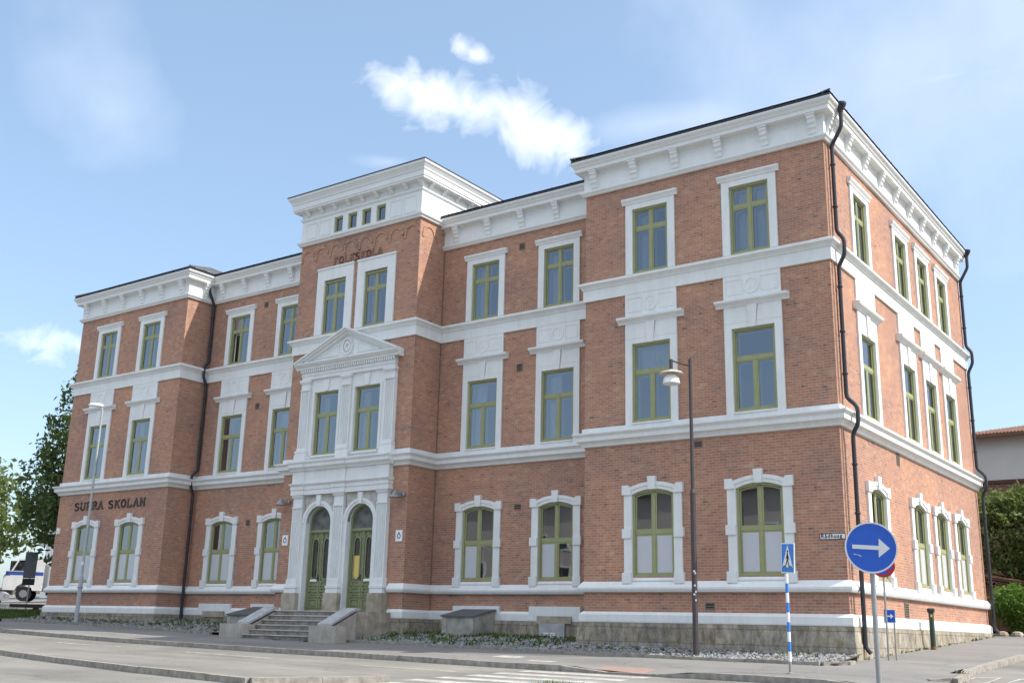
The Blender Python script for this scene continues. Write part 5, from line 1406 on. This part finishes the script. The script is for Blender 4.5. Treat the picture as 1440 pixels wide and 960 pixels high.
# left: tall dense tree against the end of the school, looser pale ones beside it
tree('poplar_tree', 'tall dark leafy tree with pointed tops beside the left end of the school', 'tree', -44.6, 5.6,
     [(-.2, .8, 5.2, 3.4, 3.0, 2.6), (.6, .6, 8.4, 2.6, 2.4, 2.8), (1.3, 1.4, 11.2, 1.6, 1.5, 3.0), (-1.6, .4, 9.3, 1.3, 1.3, 2.6), (-.2, .2, 11.4, 1.2, 1.2, 2.4), (-2.4, .2, 6.8, 1.7, 1.6, 2.3), (2.0, 1.2, 13.2, .75, .75, 1.9), (.45, .8, 13.0, .8, .8, 1.7), (1.2, .4, 5.2, 2.4, 2.4, 2.4), (2.3, 1.0, 3.7, 1.3, 1.3, 1.5)], 3.0, .26, .16, 'leaf_dark', 15000, 'trees left of the school')
tree('broadleaf_tree', 'pale green loose tree at the left edge of the picture behind the truck', 'tree', -60.5, 9.5,
     [(0, 0, 6.0, 3.4, 3.4, 2.4), (-.6, 0, 7.9, 2.4, 2.4, 1.8), (1.6, 0, 5.0, 2.6, 2.6, 1.7), (-2.5, 0, 6.5, 2.4, 2.4, 2.0)], 2.9, .25, .2, 'leaf_light', 4200, 'trees left of the school')
tree('broadleaf_tree', 'sunlit spreading tree low behind the dark tree at the left', 'tree', -52.2, 12.5,
     [(0, 0, 5.4, 3.6, 3.4, 1.9), (1.5, .5, 6.9, 2.8, 2.6, 1.9), (-2.2, 0, 6.3, 2.4, 2.4, 1.8)], 2.8, .25, .18, 'leaf_mid', 4200, 'trees left of the school')
# right: shrubs and trees behind the far corner
tree('bright_shrub', 'rounded bright green shrub right behind the far corner of the school', 'shrub', 1.15, 18.4,
     [(0, 0, .9, 1.55, 1.4, .95), (-.6, -.3, 1.2, 1.0, 1.0, .75), (.8, 0, 1.3, 1.2, 1.1, .75), (2.2, .3, 1.1, 1.3, 1.2, 1.0)], .4, .08, .085, 'leaf_bright', 11000, None)
tree('shade_tree', 'broad green tree below the tiled roof at the right edge', 'tree', -.6, 24.8,
     [(0, 0, 4.2, 2.6, 2.2, 1.7), (1.8, .2, 4.0, 2.0, 2.0, 1.8), (-.8, 0, 2.6, 2.2, 2.0, 1.5), (2.2, 0, 2.4, 1.9, 1.8, 1.5), (.3, 0, 5.2, 1.4, 1.3, .9), (3.6, 0, 4.6, 1.6, 1.6, 1.4), (1.5, 0, 5.7, 1.5, 1.4, 1.0), (-1.0, .2, 5.2, 1.2, 1.2, 1.0)], 1.8, .18, .13, 'leaf_light', 16000, 'trees by the tiled house')
tree('cypress', 'grey-green weeping conifer above the bright shrub', 'conifer', 1.25, 21.2,
     [(0, 0, 1.6, .6, .6, 1.2), (.15, 0, 2.3, .45, .45, .75), (.5, .1, 1.9, .5, .5, 1.1)], 1.2, .07, .09, 'needle_grey', 3500, None, droop=1.4)
# row of trees beyond, closing the view
for k, (x, y, s_) in enumerate(((-74, 30, 1.2), (-84, 20, 1.0), (-66, 36, 1.1))):
    tree('far_tree', ('distant round tree behind the white building at the far left', 'distant lower tree at the left edge of the view', 'distant tree behind the white building, nearest the school')[k], 'tree', x, y,
         [(0, 0, 4.6 * s_, 3.8, 3.6, 2.6 * s_), (2, 0, 6.2 * s_, 2.4, 2.4, 2.2 * s_), (-2.4, 0, 5.6 * s_, 2.4, 2.4, 2.0 * s_)], 2.6, .25, .34, 'leaf_mid', 2600, 'far trees at the left')
# hedge of grass along the left verge and the near mound with daisies
def grass_patch(name, x0, x1, y0, y1, n, hgt, zf, mt, mound=0.0, w=.012):
    b = MB()
    for _ in range(n):
        x = random.uniform(x0, x1); y = random.uniform(y0, y1)
        if mound:
            q = ((x - (x0 + x1) / 2) / ((x1 - x0) / 2)) ** 2 + ((y - (y0 + y1) / 2) / ((y1 - y0) / 2)) ** 2
            if q > 1: continue
            z = zf(x, y) + mound * (1 - q)
        else: z = zf(x, y)
        a = random.random() * 6.28; l = hgt * random.uniform(.5, 1.2); k = random.uniform(.1, .6)
        b.face([(x - math.sin(a) * w, y + math.cos(a) * w, z - .02), (x + math.sin(a) * w, y - math.cos(a) * w, z - .02), (x + math.cos(a) * l * k, y + math.sin(a) * l * k, z + l)])
    return stuff(b.build(name, mt, fix=False, uv=False))
grass_patch('verge_grass', -50, -38.2, -.6, 4.2, 9000, .26, lambda x, y: H(x, y), 'grass', w=.02)
sheet('grass_verge', frange(-50, -37.6, 1), frange(-.7, 5, 1), .004, 'grass')
# near mound
mx, my, MR, MH = 2.55, -17.55, 1.5, .76
def mound_z(x, y): return H(mx, my) - .14 + MH * max(0, 1 - ((x - mx) / MR) ** 2 - ((y - my) / MR) ** 2)
b = MB(); n = 28; rings_ = []
for r_ in (1.0, .85, .65, .4, .15):
    rings_.append([b.pt((mx + MR * r_ * math.cos(2 * math.pi * k / n), my + MR * r_ * math.sin(2 * math.pi * k / n), H(mx, my) - .14 + MH * (1 - r_ * r_))) for k in range(n)])
for p, q in zip(rings_, rings_[1:]):
    for k in range(n): b.f.append([p[k], p[(k + 1) % n], q[(k + 1) % n], q[k]]); b.mi.append(0)
b.f.append(rings_[-1]); b.mi.append(0)
struct(b.build('grass_mound', 'grass'))
b = MB(); fl = MB()
for _ in range(16000):
    a = random.random() * 6.28; r_ = MR * math.sqrt(random.random()); x = mx + r_ * math.cos(a); y = my + r_ * math.sin(a); z = mound_z(x, y)
    a = random.random() * 6.28; l = .09 * random.uniform(.5, 1.3); k = random.uniform(.1, .7); w = .005
    b.face([(x - math.sin(a) * w, y + math.cos(a) * w, z - .01), (x + math.sin(a) * w, y - math.cos(a) * w, z - .01), (x + math.cos(a) * l * k, y + math.sin(a) * l * k, z + l)])
    if _ % 60 == 0:
        t0 = random.random() * 6.28; zz = z + random.uniform(.07, .11)
        fl.face([(x + .016 * math.cos(t0 + 2 * math.pi * q / 7), y - .008 + .004 * math.sin(t0 + 2 * math.pi * q / 7), zz + .014 * math.sin(t0 + 2 * math.pi * q / 7)) for q in range(7)])
stuff(b.build('mound_grass', 'grass', fix=False, uv=False)); stuff(fl.build('daisies', 'petal', fix=False, uv=False))

# ------------------------------------------------------------------ what stands beyond the left end
# lorry
def lorry():
    ang = math.atan2(rt0.y, rt0.x) + R(14)
    px, py = -65.0, 17.2
    o = tag(empty('lorry', (px, py, H(px, py) + .0), ang), 'white lorry with a blue stripe across its cab, facing left behind the tree', 'lorry')
    b = MB()   # local x: forward is -x ; y: near side is -y
    b.prism([(-2.6, .75), (-2.62, 1.75), (-2.2, 2.05), (-1.75, 2.95), (.0, 3.05), (.0, .75), (-.6, .75), (-.75, 1.05), (-1.0, 1.22), (-1.35, 1.22), (-1.65, 1.05), (-1.8, .75)], -1.2, 1.2); place(o, b, 'cab', 'truck_white')
    b = MB(); b.box(-2.5, .02, -1.215, -1.2005, 1.82, 2.06); b.prism([(-2.62, 1.76), (-2.22, 2.06), (-2.2, 2.06), (-2.2, 1.76)], -1.205, 1.205); place(o, b, 'blue_stripe', 'truck_blue')
    b = MB(); b.prism([(-2.02, 2.12), (-1.68, 2.85), (-.75, 2.9), (-.75, 2.12)], -1.212, -1.2005); place(o, b, 'side_window', 'window_dark')
    b = MB(); b.prism_x([(-1.05, 2.1), (1.05, 2.1), (1.05, 2.8), (-1.05, 2.8)], -2.30, -1.9); place(o, b, 'windscreen', 'window_dark')
    b = MB()
    for k in range(6): b.box(-2.68, -2.6, -.95, .95, .85 + .15 * k, .93 + .15 * k)
    b.box(-2.75, -2.3, -1.25, 1.25, .45, .75); place(o, b, 'grille', 'sign_black')
    b = MB(); b.box(-2.66, -2.55, -1.15, -.82, .95, 1.2); place(o, b, 'headlight', 'headlamp')
    for (wx, wy) in ((-1.18, -1.0), (-1.18, 1.0), (2.6, -1.0), (2.6, 1.0), (4.0, -1.0)):
        t = MB(); t.prism([(wx + .52 * math.cos(2 * math.pi * k / 24), .52 + .52 * math.sin(2 * math.pi * k / 24)) for k in range(24)], wy - .16, wy + .16); w = place(o, t, 'wheel', 'tyre')
        q = MB(); q.prism([(wx + .27 * math.cos(2 * math.pi * k / 16), .52 + .27 * math.sin(2 * math.pi * k / 16)) for k in range(16)], wy - .175 if wy < 0 else wy + .161, wy - .161 if wy < 0 else wy + .175)
        c = q.build('rim', 'rim_metal'); c.parent = w
    b = MB(); b.box(.1, 5.4, -.45, .45, .7, .95); b.box(.3, 1.6, -1.1, -.5, .45, .95); place(o, b, 'chassis', 'sign_black')
    b = MB(); b.box(.55, 5.6, -1.22, 1.22, 1.05, 3.3); place(o, b, 'cargo_box', 'truck_white')
    b = MB(); b.tube([(-2.0, -1.2, 2.7), (-2.15, -1.42, 2.65)], .02, 6); b.box(-2.2, -2.1, -1.55, -1.35, 2.15, 2.65); place(o, b, 'wing_mirror', 'sign_black')
lorry()
def car():
    px, py = -63.9, 11.4
    o = tag(empty('parked_car', (px, py, H(px, py)), math.atan2(rt0.y, rt0.x) + math.pi + R(14)), 'silver car cut off by the left edge of the picture, in front of the lorry', 'car')
    b = MB(); b.prism([(-2.1, .3), (-2.15, .75), (-1.9, .9), (-1.2, .98), (-.6, 1.42), (.7, 1.45), (1.25, 1.0), (2.0, .86), (2.15, .6), (2.1, .3)], -.85, .85); place(o, b, 'body', 'car_silver')
    b = MB(); b.prism([(-1.1, .99), (-.56, 1.36), (.66, 1.39), (1.1, 1.0)], -.856, .856); place(o, b, 'side_window', 'window_dark')
    for wx in (-1.35, 1.35):
        for wy in (-.78, .78):
            t = MB(); t.prism([(wx + .31 * math.cos(2 * math.pi * k / 20), .31 + .31 * math.sin(2 * math.pi * k / 20)) for k in range(20)], wy - .1, wy + .1); w = place(o, t, 'wheel', 'tyre')
            q = MB(); q.prism([(wx + .19 * math.cos(2 * math.pi * k / 14), .31 + .19 * math.sin(2 * math.pi * k / 14)) for k in range(14)], wy - .11, wy + .11); c = q.build('rim', 'rim_metal'); c.parent = w
    for s in (-.6, .6):
        b = MB(); b.box(2.0, 2.14, s - .18, s + .18, .62, .78); place(o, b, 'headlight', 'headlamp')
car()
# dark notice board on a post, timber barrier
px, py = -46.85, 5.2
o = tag(empty('notice_board', (px, py, H(px, py)), math.atan2(rt0.y, rt0.x)), 'dark upright notice board on a slim post beside the grass verge', 'notice board')
b = MB(); b.tube([(.03, .06, -.1), (.03, .06, 3.0)], .035, 8); place(o, b, 'post', 'galvanised')
b = MB(); b.box(-.33, .33, -.02, .02, 1.75, 3.15); place(o, b, 'upper_panel', 'roof_metal')
b = MB(); b.box(-.33, .33, -.018, .018, 1.38, 1.73); place(o, b, 'lower_panel', 'sign_black')
px, py = -42.75, 3.6
o = tag(empty('timber_barrier', (px, py, H(px, py)), math.atan2(rt0.y, rt0.x) + R(4)), 'low dark timber rail on stub posts between the verge and the forecourt', 'barrier')
b = MB(); b.box(-1.5, 2.2, -.07, .07, .28, .46); place(o, b, 'rail', 'wood_dark')
for x in (-.2, 1.9):
    b = MB(); b.box(x - .13, x + .13, -.06, .06, -.1, .279); place(o, b, 'post', 'wood_dark')
# white building beyond
def building(name, label, cx, cy, rz, w, d, h, mt, floors, cols, group=None, roofh=2.2, roofmt='roof_tile', base=None, lower=None):
    z = H(cx, cy) - .3 if base is None else base
    o = tag(empty(name, (cx, cy, z), rz), label, 'building', group)
    if lower:
        b = MB(); b.box(-w / 2, w / 2, 0, d, 0, lower); place(o, b, 'lower_wall', 'brown_brick')
        b = MB(); b.box(-w / 2 - .05, w / 2 + .05, -.06, d + .06, lower, lower + .16); place(o, b, 'trim_board', 'trim_brown')
        b = MB(); b.box(-w / 2 - .02, w / 2 + .02, -.03, d, lower + .161, h); place(o, b, 'wall', mt)
    else:
        b = MB(); b.box(-w / 2, w / 2, 0, d, 0, h); place(o, b, 'wall', mt)
    b = MB(); e = .5
    A_, B2, C2, D2 = (-w / 2 - e, -e, h), (w / 2 + e, -e, h), (w / 2 + e, d + e, h), (-w / 2 - e, d + e, h)
    r0, r1 = (-w / 2 + d / 2, d / 2, h + roofh), (w / 2 - d / 2, d / 2, h + roofh)
    for f in ([A_, B2, r1, r0], [B2, C2, r1], [C2, D2, r0, r1], [D2, A_, r0], [A_, D2, C2, B2]): b.face(f)
    b.box(-w / 2 - e - .08, w / 2 + e + .08, -e - .1, -e, h - .12, h + .03)
    ro = place(o, b, 'roof', roofmt)
    if roofmt == 'roof_tile':
        b = MB(); n = int((w + 2 * e) / .17)
        for k in range(n):
            x = -w / 2 - e + .17 * k + .08
            f = min(1.0, (x + w / 2 + e) / (d / 2 + e), (w / 2 + e - x) / (d / 2 + e))
            b.tube([(x, -e - .02, h + .06), (x, -e + (d / 2 + e) * f, h + .04 + roofh * f)], .055, 6)
        c = b.build('tile_row', roofmt); c.parent = ro; c['kind'] = 'stuff'
    for fl in range(floors):
        for k in range(cols):
            x = -w / 2 + w * (k + .5) / cols; zz = 1.2 + 3.2 * fl
            b = MB(); b.ring(rect_c(x, .55, zz, zz + 1.6), rect_c(x, .7, zz - .12, zz + 1.75), -.05, .02); wn = place(o, b, 'window', 'inner_white')
            q = MB(); q.box(x - .55, x + .55, -.012, .015, zz, zz + 1.6); c = q.build('pane', 'window_dark'); c.parent = wn
    return o
building('white_building', 'bright white flat-walled building glimpsed through the trees at the left', -68, 31, math.atan2(rt0.y, rt0.x) - R(6), 24, 10, 6.4, 'wall_pale', 0, 0, roofh=1.2, roofmt='roof_zinc')
building('tiled_house', 'pale grey building with a red tiled roof above the trees at the right edge', 2.4, 31.2, R(-1), 15, 9, 9.75, 'wall_beige', 0, 0, roofh=1.25, base=0, lower=7.3)
# small brick shed with a tiled lean-to roof
px, py = -1.9, 22.6
o = tag(empty('brick_shed', (px, py, H(px, py) - .1)), 'small brick shed with a sloping tiled roof behind the bright shrub', 'shed')
b = MB(); b.box(-1.6, 1.3, 0, 2.2, 0, 1.95); place(o, b, 'wall', 'brown_brick')
b = MB(); b.prism([(-1.9, 2.55), (1.75, 1.98), (1.75, 2.06), (-1.9, 2.64)], -.3, 2.4); ro = place(o, b, 'roof', 'roof_tile')
b = MB()
for k in range(11): b.tube([(-1.9, -.25 + .25 * k, 2.66), (1.78, -.25 + .25 * k, 2.08)], .07, 6)
c = b.build('tile_row', 'roof_tile'); c.parent = ro; c['kind'] = 'stuff'
# low stone edging in front of the shrubs
b = MB()
for k in range(9):
    x = .25 + .48 * k; y = 16.2 + .16 * k; r_ = random.uniform(.16, .24); b.lathe([(r_ * .9, -.1), (r_, .05), (r_ * .8, .14), (r_ * .3, .18)], (x, y, H(x, y)), 7)
struct(b.build('border_stones', 'beige_stone'))
sheet('shrub_bed', frange(.1, 2.9, .7), frange(16.3, 30, 1.2), .03, 'soil')

# the houses across the street, seen only as reflections in the glass
building('street_house', 'brown rendered house with white windows across the street, mirrored in the ground floor panes', -48, -58, math.pi, 76, 11, 15.5, 'wall_ochre', 4, 17, roofh=2, roofmt='roof_metal', base=-3.6)
